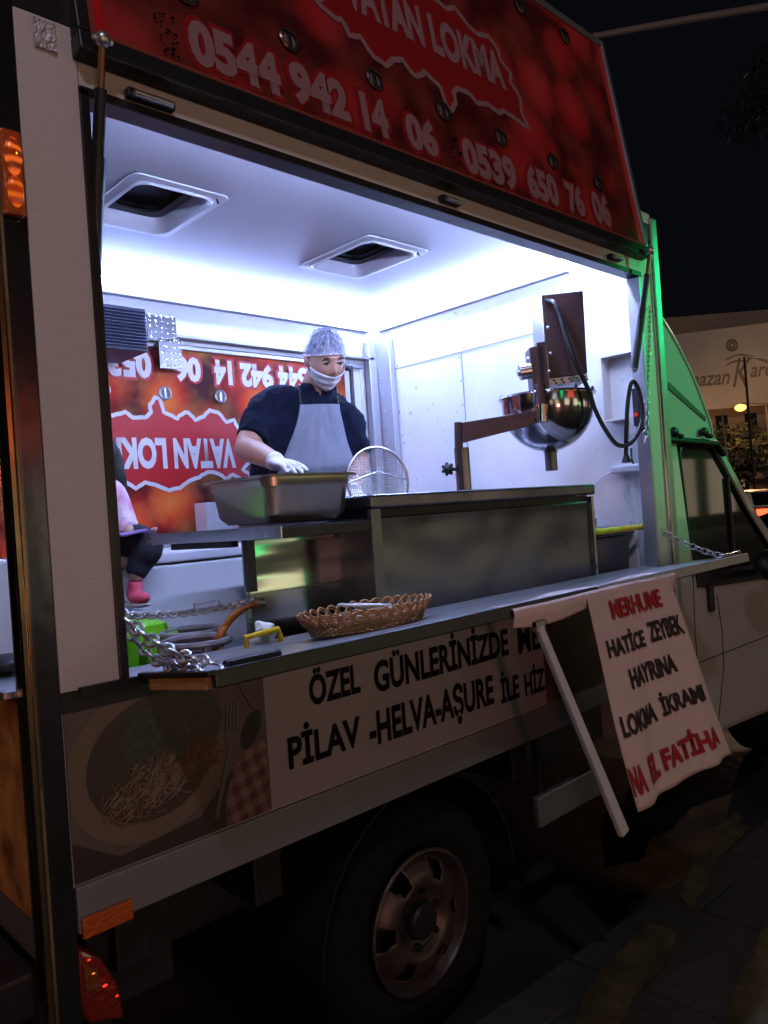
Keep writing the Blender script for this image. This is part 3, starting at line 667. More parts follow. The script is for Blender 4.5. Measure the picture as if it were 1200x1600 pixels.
# body lower/door outline in x,z at y=yc
cabx = lambda pts, y, th: MB().prism([(a, y, b) for a, b in pts], (0, th, 0))
cab = cabx([(3.16, .42), (4.95, .30), (5.05, .62), (5.0, .98), (4.72, 1.10), (4.30, 1.135), (3.16, 1.175)], yc, 1.5).go('cab_body', M_van, T, bevel=.03)
cabx([(3.16, 1.176), (3.50, 1.165), (3.415, 1.775), (3.40, 1.80), (3.16, 1.80)], yc+.004, 1.48).go('cab_rear_pillar', M_van, T, bevel=.01)
cabx([(3.16, 1.801), (3.80, 1.80), (3.72, 1.86), (3.5, 1.89), (3.16, 1.90)], yc+.03, 1.42).go('cab_roof', M_van, T, bevel=.02)
k = MB()
k.loft([[V(p) for p in r] for r in (
    [(3.80, yc+.01, 1.80), (3.86, yc+.01, 1.80), (3.86, yc+.05, 1.80), (3.80, yc+.05, 1.80)],
    [(4.18, yc-.0, 1.42), (4.26, yc-.0, 1.42), (4.26, yc+.05, 1.42), (4.18, yc+.05, 1.42)],
    [(4.56, yc+.0, 1.12), (4.70, yc+.0, 1.12), (4.70, yc+.05, 1.12), (4.56, yc+.05, 1.12)])])
k.box(3.42, 3.80, yc+.004, yc+.04, 1.765, 1.80)
k.go('windscreen_pillar', M_van, T, bevel=.008)
wn = MB().prism([(3.50, yc+.02, 1.167), (3.435, yc+.02, 1.765), (3.80, yc+.02, 1.765), (4.18, yc+.02, 1.42), (4.54, yc+.02, 1.14)], (0, .006, 0)).go('side_window', M_glass, T)
k = MB(); k.tube([(3.505, yc+.012, 1.175), (3.47, yc+.012, 1.5), (3.447, yc+.012, 1.72), (3.462, yc+.012, 1.75), (3.50, yc+.012, 1.757), (3.79, yc+.012, 1.757), (3.98, yc+.012, 1.59), (4.18, yc+.012, 1.41), (4.53, yc+.012, 1.15)], .007, 8)
k.cyl((3.955, yc+.012, 1.60), (3.97, yc+.012, 1.15), .012, 8); k.go('window_seal', M_black, wn, smooth=True)
MB().prism([(3.86, yc+.05, 1.80), (3.86, 1.5, 1.80), (4.70, 1.5, 1.12), (4.70, yc+.05, 1.12)], (.012, 0, .016)).go('windscreen', M_glass, T)
cabx([(3.50, 1.166), (3.50, 1.10), (3.60, 1.09), (4.9, 1.02), (4.9, 1.09), (4.56, 1.135)], yc-.012, .012).go('window_ledge', M_black, T, bevel=.004)
# seats dashboard dark inside
MB().box(3.55, 3.75, .3, 1.4, 1.0, 1.5).go('cab_seat', M_black, T, bevel=.05)
# door seams, handle
k = MB(); k.tube([P(1120, 930, y=yc-.001), P(1128, 985, y=yc-.001), P(1131, 1040, y=yc-.001), P(1122, 1130, y=yc-.001)], .003, 5)
k.tube([(3.47, yc-.001, 1.17), (3.45, yc-.001, .9), (3.46, yc-.001, .45)], .0025, 5); k.tube([(3.46, yc-.001, .76), (4.9, yc-.001, .74)], .0025, 5); k.go('door_seam', M_black, cab)
a, b = P(1108, 912, y=yc-.01), P(1111, 956, y=yc-.01)
k = MB(); k.box(a.x-.018, a.x+.03, yc-.022, yc-.001, b.z, a.z); k.go('door_handle', M_black, cab, bevel=.008)
k = MB(); k.tube([(3.175, yc-.01, 1.785), (3.80, yc-.01, 1.77), (3.90, yc-.0, 1.72)], .016, 10); k.go('rain_gutter', M_black, T, smooth=True)
for px in (1060, 1107):
    c = P(px, 678, y=yc-.02); k = MB(); k.ell(c+V((0, .02, .012)), .028, .02, .022); k.ell(c+V((.01, .0, -.01)), .02, .02, .012); k.go('roof_bar_clamp', M_black, T, smooth=True)
# door mirror
k = MB(); c = P(1192, 885, y=-.10); k.ell(c+V((.08, 0, .0)), .11, .06, .075); k.cyl(c+V((.1, .02, -.03)), (4.45, yc, 1.08), .02, 10); k.go('door_mirror', M_black, T, smooth=True)
M_defl = mat('deflector_paint', (.42, .42, .43), .25, 0, .06, 2, coat=.6)
# wind deflector (side cheek + top curve)
D = [(1031, 495), (1047, 520), (1062, 547), (1076, 575), (1090, 608), (1101, 638), (1109, 660), (1114, 686)]
top = [P(a, b, y=yc+.02) for a, b in D]
o = MB().prism(top+[V((3.84, yc+.02, 1.80)), V((3.16, yc+.02, 1.80)), V((3.16, yc+.02, 2.33))], (0, .02, 0)).go('wind_deflector', M_defl, T, bevel=.006)
k = MB(); n = len(top)
k.grid(lambda u, v: top[int(round(u*(n-1)))]+V((-.03*math.sin(0), .0+1.36*v, 0)), n-1, 4); k.go('deflector_top', M_defl, o, solid=.01)
k = MB(); a, b = P(1044, 602, y=yc+.018), P(1102, 655, y=yc+.018); k.loft(beam(a, b, .035, .022, .006)); k.go('deflector_groove', mat('deflector_groove', (.05, .05, .05), .5), o, bevel=.002)
k = MB(); k.tube([p+V((0, -.0, 0)) for p in top], .010, 8); k.go('deflector_edge', M_van, o, smooth=True)
MB().box(3.153, 3.165, .0, 1.69, .9, 2.66).go('box_front_panel', M_col, T)
k = MB(); k.box(.60, .64, .05, .07, .45, .80); k.go('mud_flap_bracket', M_dark, T)

# ================================================================= draped banner
RB = [(793, 966, -.298), (1050, 905, -.298)]
A = P(797, 968, y=-.30); B = P(1048, 906, y=-.30)
banner = None
TLc = V((1.95, -.306, 1.246)); TRc = V((2.50, -.306, 1.246))
def bw(u, v):
    """cloth surface: u 0..1 across, v 0..1 downwards"""
    x = 1.94+.505*u+v*(.10+.12*u)+.03*v*v
    z = 1.278-.640*v-.03*u*v+.08*v*v*(1-u)*0-.05*v*u*0
    y = -.306-.03*v-.03*u*v-.013*math.sin(u*8+v*1.5)*v-.006*math.sin(u*19+1+v*5)*v-.002*math.sin(u*31+v*9)*v
    z += -.020*v*v*math.cos(u*3.1)
    return V((x, y, z))
k = MB(); k.grid(bw, 40, 44)
for i in range(0): pass
banner = k.go('hanging_banner', M_cloth, None, smooth=True, angle=180, solid=.0015)
tag(banner, 'pink white cloth banner with red and black prayer lettering draped from the shelf', 'banner')
# top strip of the cloth folded over the shelf, reaching further left
k = MB(); k.grid(lambda u, v: (1.605+.90*u, -.296-.006*math.sin(math.pi*min(1, v*1.2))+.0*u, 1.284-.055*v-.012*math.sin(u*9)*v) if v > .0 else (1.605+.90*u, -.22-.02*math.sin(u*13), 1.279), 50, 8)
k.go('folded_top', M_cloth, banner, smooth=True, angle=180, solid=.0015)
def bt(body, u0, u1, v0, v1, m, bold=.035, sk=.0):
    def wf(u, w):
        p = bw(u, w+sk*(u-u0)); e = .012; n = (bw(u+e, w)-p).cross(bw(u, w+e)-p).normalized()
        if n.y > 0: n = -n
        return p+n*.0055
    return text('lettering', body, u0, u1, v1, v0, m, banner, None, bold, warp=wf)
bt('MERHUME', .20, .80, .055, .145, M_lettr); bt('HATİCE', .08, .50, .20, .31, M_lettk); bt('ZEYBEK', .55, .94, .20, .30, M_lettk)
bt('HAYRINA', .22, .74, .38, .475, M_lettk); bt('LOKMA', .04, .42, .57, .67, M_lettk); bt('İKRAMI', .47, .90, .54, .66, M_lettk)
bt('NA', .0, .12, .80, .93, M_lettr, .045); bt('EL', .18, .32, .79, .92, M_lettr, .045); bt('FATİHA', .36, .91, .77, .91, M_lettr, .045)

# ================================================================= counters and kitchen
fr = thing('fryer_counter', 'large dark stainless fryer counter with thick greasy top behind the shelf', 'fryer', (2.08, .4, .86))
MB().box(1.505, 2.655, .105, .78, .90, 1.535).go('cabinet', M_dsteel, fr, bevel=.004)
k = MB(); k.grid(lambda u, v: (1.53+1.09*u, .096-.004*noise.noise(V((u*6, v*3, 0)))-.006*(v**10)-.004*math.exp(-((u-.42)/.03)**2)*v**6, 1.24+.29*v), 50, 24); k.go('front_sheet', M_dsteel, fr, smooth=True, angle=180)
MB().box(1.49, 2.685, .085, .82, 1.5605, 1.602).go('top_slab', mat('greasy_top', (.16, .16, .18), .25, .85, .5, 5, .15, 12), fr, bevel=.008)
MB().box(1.51, 2.66, .11, .79, 1.536, 1.56).go('dark_gap', M_black, fr)
MB().box(2.657, 2.672, .09, .11, .90, 1.555).go('corner_angle', M_steel, fr); MB().box(1.49, 1.528, .088, .103, .9, 1.56).go('corner_angle', M_dsteel, fr)
k = MB()
for x, y, r in ((1.85, .52, .15), (2.25, .50, .17)): k.ring((x, y, 1.606), (0, 0, 1), r, .006, 36, 6)
k.go('oil_tank_rim', M_steel, fr)
k = MB(); k.box(2.686, 2.86, .20, .5, 1.475, 1.495); k.go('side_shelf', M_brown, fr, bevel=.002); MB().box(2.686, 2.82, .17, .19, 1.43, 1.465).go('shelf_bracket', M_alu, fr)
sc = thing('side_counter', 'low stainless counter with wavy shiny front doors left of the fryer', 'counter', (1.3, .4, .86))
xl = P(390, 930, y=.25).x
MB().box(xl+.01, 1.50, .262, .285, .88, 1.498).go('cabinet', M_steel, sc, bevel=.002)
def wavy(x0, x1, z0, z1, nm, y=.252):
    k = MB(); k.grid(lambda u, v: (x0+(x1-x0)*u, y-.0055*noise.noise(V((u*1.3, v*2.0, z0*7)))-.0005*noise.noise(V((u*3, v*5, 3+z0))), z0+(z1-z0)*v), 40, 30); return k.go(nm, M_wavy, sc, smooth=True, angle=180)
zc_ = P(480, 917, y=.25).z
wavy(xl+.004, 1.56, zc_+.004, 1.485, 'door_panel'); wavy(xl+.004, 1.56, .90, zc_, 'door_panel')
pr_ = P(574, 880, y=.24); MB().box(pr_.x-.006, pr_.x+.012, .236, .25, 1.28, 1.497).go('door_pillar', M_dark, sc)
lg = P(384, 880, y=.28); MB().box(lg.x-.018, lg.x+.006, .24, .262, P(384, 924, y=.28).z, 1.50).go('flap_bracket', M_dark, sc)
fl = P(234, 850, y=.62)
k = MB(); k.prism([(1.187, .092, 1.500), (1.503, .092, 1.500), (1.503, .70, 1.500), (fl.x, .62, 1.500)], (0, 0, .030)); k.go('top_slab', M_dark, sc, bevel=.003)
k = MB(); a_, b_ = V((1.183, .094, 1.501)), V((fl.x-.006, .62, 1.501)); k.prism([a_, b_, b_+V((0, 0, .032)), a_+V((0, 0, .032))], (-.004, 0, 0)); k.go('side_edge', M_steel, sc)
k = MB(); k.prism([(1.16, .30, 1.482), (fl.x+.03, .55, 1.482), (fl.x+.06, .56, 1.482), (1.19, .31, 1.482)], (0, 0, .017)); k.go('stay_rail', M_dark, sc)
# gastronorm pan
def rrp(x0, x1, y0, y1, r, z, n=5):
    pts = []
    for cx, cy, a0 in ((x1-r, y1-r, 0), (x0+r, y1-r, 90), (x0+r, y0+r, 180), (x1-r, y0+r, 270)):
        for q in range(n+1):
            an = math.radians(a0+90*q/n); pts.append(V((cx+r*math.cos(an), cy+r*math.sin(an), z)))
    return pts
zb = 1.542; x0, x1, y0, y1 = 1.150, 1.480, .10, P(308, 762, x=1.150).y
pan = MB()
pan.loft([rrp(x0, x1, y0, y1, .035, zb+.125), rrp(x0+.001, x1-.001, y0+.001, y1-.001, .035, zb+.120), rrp(x0+.015, x1-.015, y0+.015, y1-.015, .04, zb+.119), rrp(x0+.017, x1-.017, y0+.017, y1-.017, .04, zb+.095), rrp(x0+.021, x1-.021, y0+.021, y1-.021, .04, zb+.090),
          rrp(x0+.03, x1-.03, y0+.03, y1-.03, .04, zb+.02), rrp(x0+.045, x1-.045, y0+.045, y1-.045, .045, zb), rrp(x0+.05, x1-.05, y0+.05, y1-.05, .04, zb+.004),
          rrp(x0+.035, x1-.035, y0+.035, y1-.035, .04, zb+.022), rrp(x0+.022, x1-.022, y0+.022, y1-.022, .04, zb+.118), rrp(x0+.004, x1-.004, y0+.004, y1-.004, .035, zb+.126)], cap=False)
pb = pan.b; pb.verts.ensure_lookup_table()
pan = pan.go('food_pan', M_pan, None, smooth=True, angle=35)
tag(pan, 'deep rectangular stainless food pan on the counter in front of the man', 'pan')
MB().prism(rrp(x0+.05, x1-.05, y0+.05, y1-.05, .04, zb+.003), (0, 0, .003)).go('pan_bottom', M_pan, pan)
# skimmer
sk = thing('wire_strainer', 'round wire mesh strainer standing upright behind the food pan', 'strainer', P(592, 765, t=2.75))
c = P(591, 752, t=2.75); nr = (CAM-c).normalized(); nr = (nr+RT*.55+UP*.1).normalized(); ux = nr.cross(UP).normalized(); uy = nr.cross(ux)
k = MB(); k.ring(c, nr, .122, .0045, 48, 8); k.go('rim', M_galv, sk, smooth=True)
k = MB()
for i in range(-12, 13):
    s = i/12.5*.12; h = math.sqrt(.12**2-s*s)
    for a_, b_ in ((ux, uy), (uy, ux)):
        pts = [c+a_*s+b_*(h*q)-nr*(.03*(1-(s/.12)**2-(h*q/.12)**2)) for q in (-1, -.6, -.2, .2, .6, 1)]
        k.tube(pts, .0011, 4)
k.go('wire_mesh', M_galv, sk)
k = MB(); k.tube([c+ux*.12, c+ux*.0+nr*.004-uy*.035, c-ux*.12], .0025, 6); k.go('cross_wire', M_galv, sk)
# dough dispenser
TB = 2.93
dd = thing('dough_dispenser', 'dough dropping machine with steel bowl, swing arm and brown motor box', 'machine', P(722, 765, t=2.80))
k = MB(); a, b = P(721, 700, t=2.78), P(724, 768, t=2.78); b.z = 1.60; k.cyl(a, (a.x, a.y, 1.603), .027, 20); k.go('post', mat('post_steel', (.22, .19, .19), .2, .9, .2, 8), dd, smooth=True)
k = MB(); k.cyl(P(717, 700, t=2.78), P(716, 660, t=2.78), .015, 16); k.go('inner_post', M_brown, dd, smooth=True)
c = P(700, 733, t=2.76); k = MB(); k.ell(c, .018, .018, .018)
for j in range(7):
    an = 2*math.pi*j/7; k.ell(c+(CX*math.cos(an)+CY*math.sin(an))*.018, .007, .007, .007, nu=8, nv=6)
k.cyl(c, P(715, 733, t=2.78), .006, 8); k.go('clamp_knob', M_black, dd, smooth=True)
k = MB(); q = [P(722, 660, t=2.76), P(722, 692, t=2.76), P(832, 664, t=2.78), P(842, 645, t=2.78), P(838, 641, t=2.78)]
k.prism(q, FW*.03); k.go('swing_arm', M_brown, dd, bevel=.003)
c = P(845, 648, t=2.78); k = MB(); k.cyl(P(845, 632, t=2.79), P(846, 660, t=2.79), .023, 20); k.go('arm_collar', M_chrome, dd, smooth=True)
k = MB(); k.cyl(P(843, 600, t=2.80), P(845, 634, t=2.80), .019, 16); k.go('shaft', M_brown, dd, smooth=True)
BC = P(855, 633, t=2.98); R0 = .172
k = MB(); prof = []
prof += [(R0+.012, .035), (R0+.012, .031), (R0, .030), (R0, .0)]
for j in range(1, 14):
    t = j/14*math.pi/2; prof.append((R0*math.cos(t), -.172*math.sin(t)*1.03))
prof += [(.028, -.180), (.0245, -.182)]
k.lathe(prof, BC, 64); k.go('bowl', M_bowl, dd, smooth=True, angle=50, solid=.002)
k = MB(); k.lathe([(.0001, .032), (R0+.01, .037), (R0+.012, .034)], BC, 48); k.go('bowl_lid', M_steel, dd, smooth=True)
k = MB(); k.cyl(BC+V((0, 0, -.172)), BC+V((0, 0, -.25)), .0235, 24); k.ring(BC+V((0, 0, -.25)), (0, 0, 1), .021, .003, 24, 6); k.go('nozzle', M_dsteel, dd, smooth=True)
k = MB()
for an in (-.3, .9, 2.1, 4.4, 5.2): k.ell(BC+V((R0*math.cos(an), R0*math.sin(an), .045)), .006, .006, .01, nu=8, nv=6)
k.go('rim_bolt', M_dark, dd)
# motor box
u = RT; w = FW
def obox(L, t0, depth, name, m, bev=.003):
    pts = [P(a, b, t=t0) for a, b in L]
    return MB().prism(pts, FW*depth).go(name, m, dd, bevel=bev)
obox([(846, 461), (911, 454), (918, 583), (857, 591)], 2.86, .20, 'motor_box', M_brown)
obox([(845.2, 461.5), (848.2, 461), (859, 591), (856, 591.5)], 2.857, .20, 'box_edge', M_steel, .001)
obox([(857, 591.5), (918, 584), (919, 594), (858, 603)], 2.865, .18, 'perforated_base', M_galv, .001)
k = MB()
for i in range(5):
    for j in range(2):
        c = P(866+i*12+j*3, 594.5-i*1.4+j*4.0, t=2.863); k.box(c.x-.0035, c.x+.0035, c.y-.003, c.y+.003, c.z-.003, c.z+.003)
k.go('vent_holes', M_black, dd)
obox([(827, 543), (849, 538), (857, 610), (834, 613)], 2.80, .09, 'gearbox_housing', M_brown)
obox([(838, 535), (852, 533), (860, 618), (846, 620)], 2.80, .05, 'mounting_plate', M_brown)
k = MB(); a, b = P(812, 582, t=2.82), P(829, 579, t=2.82); k.cyl(a, b, .030, 20); k.go('motor', M_steel, dd, smooth=True)
k = MB(); k.cyl(P(808, 583, t=2.82), P(814, 582, t=2.82), .012, 10)
for q in ((856, 512), (860, 552), (858, 580), (857, 611), (836, 612), (825, 560)): k.ell(P(*q, t=2.79), .006, .006, .006, nu=8, nv=6)
k.go('bolt_heads', M_galv, dd)
def smoothpts(pts, n=8):
    out = []; N = len(pts)
    for i in range(N-1):
        p0, p1, p2, p3 = pts[max(i-1, 0)], pts[i], pts[i+1], pts[min(i+2, N-1)]
        for j in range(n):
            t = j/n; out.append(.5*((2*p1)+(-p0+p2)*t+(2*p0-5*p1+4*p2-p3)*t*t+(-p0+3*p1-3*p2+p3)*t*t*t))
    out.append(pts[-1]); return out
CL = [(853, 470, 2.855), (866, 474, 2.83), (876, 496, 2.82), (886, 530, 2.81), (903, 575, 2.80), (920, 610, 2.82), (930, 640, 2.84), (945, 670, 2.87), (965, 695, 2.92), (985, 692, 2.95), (1000, 670, 2.95), (1004, 645, 2.95), (998, 610, 2.95), (988, 596, 2.95), (982, 620, 2.95), (979, 660, 2.95), (978, 712, 2.95)]
k = MB(); k.tube(smoothpts([P(a, b, t=c) for a, b, c in CL]), .0085, 8); k.go('power_cable', M_cable, dd, smooth=True)
k = MB(); c = P(979, 718, t=2.95); k.tube([c+V((0, 0, .02)), c, c+V((0, 0, -.012))], [.008, .016, .019], 10); k.go('cable_plug', M_black, dd, smooth=True)
# power strip, wall cabinet, white cables
ps = MB(); a, b = P(955, 733, x=3.035), P(1020, 730, x=3.035); ps.box(3.02, 3.058, b.y, a.y, a.z-.022, a.z+.012)
tag(ps.go('power_strip', M_freezer, None, bevel=.008), 'white power strip on the front wall under the black plug', 'power strip')
wcb = thing('wall_cabinet', 'open white wall cabinet with grey switch box beside the opening', 'cabinet', (3.03, .14, 1.87))
a, b = P(938, 558, x=3.0), P(945, 660, x=3.0)
y_l, y_r, zt, zb_ = a.y, .06, a.z, b.z
k = MB(); k.box(2.99, 3.058, y_l-.008, y_l, zb_, zt); k.box(2.99, 3.058, y_r, y_l-.0085, zt-.008, zt); k.box(2.99, 3.058, y_r, y_l-.0085, zb_, zb_+.008); k.box(3.05, 3.058, y_r, y_l-.009, zb_+.009, zt-.009); k.go('cabinet_frame', M_front, wcb, bevel=.001)
c = P(990, 640, x=2.97); k = MB(); k.box(2.975, 3.045, c.y-.045, c.y+.025, c.z-.10, c.z+.10); k.go('switch_box', M_freezer, wcb, bevel=.003)
k = MB(); k.box(2.962, 2.9745, c.y-.03, c.y+.0, c.z-.07, c.z+.085); k.go('switch_panel', M_dark, wcb, bevel=.003)
k = MB(); k.box(2.958, 2.962, c.y-.02, c.y-.008, c.z-.03, c.z-.015); k.go('indicator_light', emit('red_led', (1, .05, .02), .6), wcb)
MB().box(2.955, 2.974, c.y-.05, c.y-.02, c.z-.095, c.z-.07).go('switch_knob', M_black, wcb, bevel=.004)
wc1 = MB(); wc1.tube(smoothpts([P(a, b, x=3.05) for a, b in ((955, 738), (935, 752), (922, 775), (905, 800))]), .003, 6)
wc1.tube(smoothpts([P(a, b, x=3.05) for a, b in ((977, 740), (976, 770), (990, 800), (994, 825))]), .0025, 6)
tag(wc1.go('thin_cable', M_wcable, None), 'thin white cables hanging from the power strip', 'cable')
wc2 = MB(); wc2.tube(smoothpts([P(a, b, x=3.05) for a, b in ((986, 700), (990, 725), (1015, 750))]), .004, 6)
tag(wc2.go('short_cable', M_cable, None), 'short black cable on the front wall right of the plug', 'cable')
k = MB(); k.tube([P(917, 833, y=.15), P(1012, 822, y=.06)], .012, 8)
rp = k.go('rope', M_rope, None, smooth=True); tag(rp, 'bright yellow rope stretched low across the right end of the opening', 'rope')
k = MB(); a = P(918, 850, y=.35); b = P(1012, 842, y=.2)
k.loft([rrp(a.x-.22, 3.04, .16, .60, .05, .865), rrp(a.x-.25, 3.05, .14, .62, .05, 1.38)])
bn = k.go('storage_bin', M_bin, None, smooth=True); tag(bn, 'dark grey plastic bin standing at the right end behind the fryer', 'bin')
MB().box(a.x-.27, 3.055, .13, .63, 1.385, 1.42).go('bin_lid', M_bin, bn, bevel=.01)
# ventilation box on back wall
a, b = P(149, 466, y=1.35), P(234, 545, y=1.35)
ac = thing('wall_fan_unit', 'dark louvred air unit high in the rear left corner of the interior', 'air unit', (1.2, 1.5, 2.3))
x_r = b.x; zt = a.z-.01; zb_ = zt-.175
MB().box(x_r-.50, x_r, 1.36, 1.62, zb_, zt).go('unit_housing', mat('unit_grey', (.05, .055, .10), .5), ac, bevel=.006)
k = MB()
for i in range(12):
    z = zb_+.010+i*(zt-zb_-.02)/12; k.prism([(x_r-.49, 1.358, z), (x_r-.49, 1.343, z+.003), (x_r-.49, 1.358, z+.010)], (.48, 0, 0))
k.go('louvres', mat('louvre_grey', (.10, .11, .20), .4), ac)
k = MB(); c = P(252, 512, y=1.60); k.box(c.x-.07, c.x+.07, 1.594, 1.599, c.z-.06, c.z+.05); c2 = P(266, 552, y=1.60); k.box(c2.x-.055, c2.x+.055, 1.594, 1.599, c2.z-.07, c2.z+.06)
random.seed(5)
cp = k.go('chequer_plate', M_check, None); tag(cp, 'bright aluminium chequer plate patch on the back wall beside the air unit', 'metal plate')
k = MB()
for cc, w_, h_ in ((c, .065, .055), (c2, .05, .065)):
    for i in range(-2, 3):
        for j in range(-2, 3):
            k.ell((cc.x+i*w_*.42, 1.5935, cc.z+j*h_*.42), .010 if (i+j) % 2 else .003, .002, .003 if (i+j) % 2 else .010, nu=8, nv=6)
k.go('raised_tread', M_chrome, cp, smooth=True)
# corner stainless, black hose, small window on the back wall right
k = MB(); k.box(3.02, 3.058, 1.50, 1.64, .9, 2.5); k.box(2.96, 3.018, 1.60, 1.64, .9, 2.5); k.go('corner_lining', mat('corner_steel', (.6, .61, .66), .35, .7), T, bevel=.003)
k = MB()
for i in range(7): k.ell((3.018, 1.57, 1.75+i*.09), .005, .005, .005, nu=8, nv=6)
k.go('rivets', M_galv, T)
k = MB(); pts = [P(548, 572, y=1.60), P(551, 620, y=1.60), P(556, 680, y=1.58), P(560, 720, y=1.58)]; k.tube(smoothpts(pts), .012, 8); k.ell(P(542, 574, y=1.58), .02, .02, .02)
hz = k.go('black_squeegee', M_black, None, smooth=True); tag(hz, 'black squeegee handle hanging on the back wall right of the man', 'squeegee')
# freezer
fz = thing('chest_freezer', 'white chest freezer at the back on which the child sits', 'freezer', (1.35, 1.35, .86))
MB().box(.75, 1.86, 1.06, 1.58, .87, 1.415).go('freezer_body', M_freezer, fz, bevel=.01)
MB().box(.745, 1.865, 1.052, 1.585, 1.420, 1.460).go('freezer_lid', M_freezer, fz, bevel=.008)
a = P(314, 786, y=1.50); b = P(345, 840, y=1.50)
wb = MB().box(a.x, a.x+.16, 1.46, 1.56, 1.461, a.z); o = wb.go('white_carton', M_freezer, None, bevel=.004); tag(o, 'plain white carton standing on the freezer behind the food pan', 'carton')
# green stool
st = thing('plastic_stool', 'bright green plastic stool on the truck floor near the left post', 'stool', (.93, .45, .86))
def stool():
    x0, x1, y0, y1, zt = .80, 1.045, .42, .70, 1.300
    k = MB()
    k.loft([rrp(x0, x1, y0, y1, .05, zt-.035), rrp(x0+.006, x1-.006, y0+.006, y1-.006, .05, zt-.01), rrp(x0+.03, x1-.03, y0+.03, y1-.03, .045, zt)]); k.go('seat', M_green, st, smooth=True)
    for sx in (0, 1):
        for sy in (0, 1):
            ax = x0 if sx == 0 else x1; ay = y0 if sy == 0 else y1; s1 = 1 if sx == 0 else -1; s2 = 1 if sy == 0 else -1
            ex = -.035*s1; ey = -.035*s2
            k = MB(); k.loft([[V((ax, ay, zt-.036)), V((ax+s1*.10, ay, zt-.036)), V((ax+s1*.10, ay+s2*.02, zt-.036)), V((ax+s1*.02, ay+s2*.02, zt-.036)), V((ax+s1*.02, ay+s2*.10, zt-.036)), V((ax, ay+s2*.10, zt-.036))],
                              [V((ax+ex, ay+ey, .862)), V((ax+ex+s1*.06, ay+ey, .862)), V((ax+ex+s1*.06, ay+ey+s2*.015, .862)), V((ax+ex+s1*.015, ay+ey+s2*.015, .862)), V((ax+ex+s1*.015, ay+ey+s2*.06, .862)), V((ax+ex, ay+ey+s2*.06, .862))]])
            k.go('leg', M_green, st, bevel=.004)
    k = MB(); k.box(x0-.004, x0+.13, y0-.003, y0+.012, zt-.30, zt-.036); k.box(x0+.1305, x1+.004, y0-.003, y0+.012, zt-.075, zt-.036); k.go('apron', M_green, st, bevel=.004)
stool()
# burner stands
def burner(cx, cy, z, r, label):
    t_ = thing('burner_stand', label, 'gas stand', (cx, cy, .86), 'iron burner stands behind the left shelf end')
    k = MB(); k.ring((cx, cy, z), (0, 0, 1), r, .010, 40, 8); k.ring((cx, cy, z-.035), (0, 0, 1), r*.93, .008, 40, 8); k.go('pot_ring', M_iron, t_, smooth=True)
    for an in (.3, 2.4, 4.5):
        k = MB(); p = V((cx+r*math.cos(an), cy+r*math.sin(an), z)); k.box(p.x-.010, p.x+.010, p.y-.010, p.y+.010, .862, z-.004); k.go('leg', M_iron, t_, bevel=.002)
    k = MB(); k.cyl((cx, cy, z-.11), (cx, cy, z-.07), r*.5, 24); k.go('burner_head', M_iron, t_, smooth=True)
c1 = P(306, 1005, y=.21); burner(c1.x, c1.y, c1.z+.004, .082, 'nearer round iron burner stand on square legs by the shelf')
c2 = P(285, 990, y=.37); burner(c2.x+.03, c2.y, c2.z, .078, 'farther round iron burner stand beside the green stool')
# orange hose
k = MB(); k.tube(smoothpts([P(402, 942, y=.235), P(385, 948, y=.235), P(362, 966, y=.22), P(345, 990, y=.16), P(333, 1022, y=.2), P(328, 1050, y=.25)]), .010, 10)
o = k.go('gas_hose', M_orange, None, smooth=True); tag(o, 'orange gas hose curving down from the steel counter door', 'hose')
MB().cyl(P(398, 942, y=.235), P(410, 941, y=.240), .013, 12).go('hose_clamp', M_galv, o, smooth=True)
# scraper with yellow handle
k = MB(); c = P(412, 1004, y=.055); pts = [c+V((-.045, 0, -.034)), c+V((-.052, 0, .02)), c+V((.045, 0, .026)), c+V((.052, 0, .0)), c+V((.036, 0, -.032))]
k.tube(pts, .0075, 8)
o = k.go('scraper', M_yellow, None, smooth=True); tag(o, 'cleaning scraper with yellow loop handle on the sill by the hose', 'scraper')
k = MB(); k.ell(P(412, 998, y=.085), .036, .02, .045); 
for v in k.b.verts: v.co += noise.noise_vector(v.co*40)*.012
o = k.go('crumpled_rag', M_paper, None, smooth=True); tag(o, 'small crumpled white cloth behind the yellow scraper handle', 'rag')
# wicker basket on the shelf
bk = thing('bread_basket', 'shallow oval wicker basket of paper napkins on the serving shelf', 'basket', (1.33, -.12, zs))
bc = P(577, 978, z=1.268); bc.z = 1.268; ax, by = .205, .085
k = MB()
def bp(t, h): 
    s = .86+.14*h/.055+.04*(h/.055)**2
    return V((bc.x+ax*s*math.cos(t)*(1+.0), bc.y+by*s*math.sin(t), bc.z+h))
NB = 84
for i in range(NB):
    t = 2*math.pi*i/NB; k.tube([bp(t, .0), bp(t+.02, .015), bp(t-.01, .032)], .0016, 5)
for j in range(8):
    h = .002+j*.0042; k.tube([bp(2*math.pi*i/120, h)+V((0, 0, .0008*math.sin(i*NB/120*math.pi*2+j*3.14))) for i in range(120)], .0021, 5, True)
k.go('woven_side', M_wicker, bk, smooth=True)
k = MB(); NL = 34
for i in range(NL):
    t0 = 2*math.pi*i/NL; dt = 2*math.pi/NL
    pts = [bp(t0+dt*1.7*q, .030+.024*math.sin(math.pi*q)) for q in [j/8 for j in range(9)]]
    k.tube(pts, .0028, 5)
    k.tube([p+V((0, 0, -.006)) for p in pts], .0024, 5)
k.go('looped_border', M_wicker, bk, smooth=True)
k = MB(); k.face([bp(2*math.pi*i/40, .003) for i in range(40)]); k.go('basket_base', M_wicker, bk)
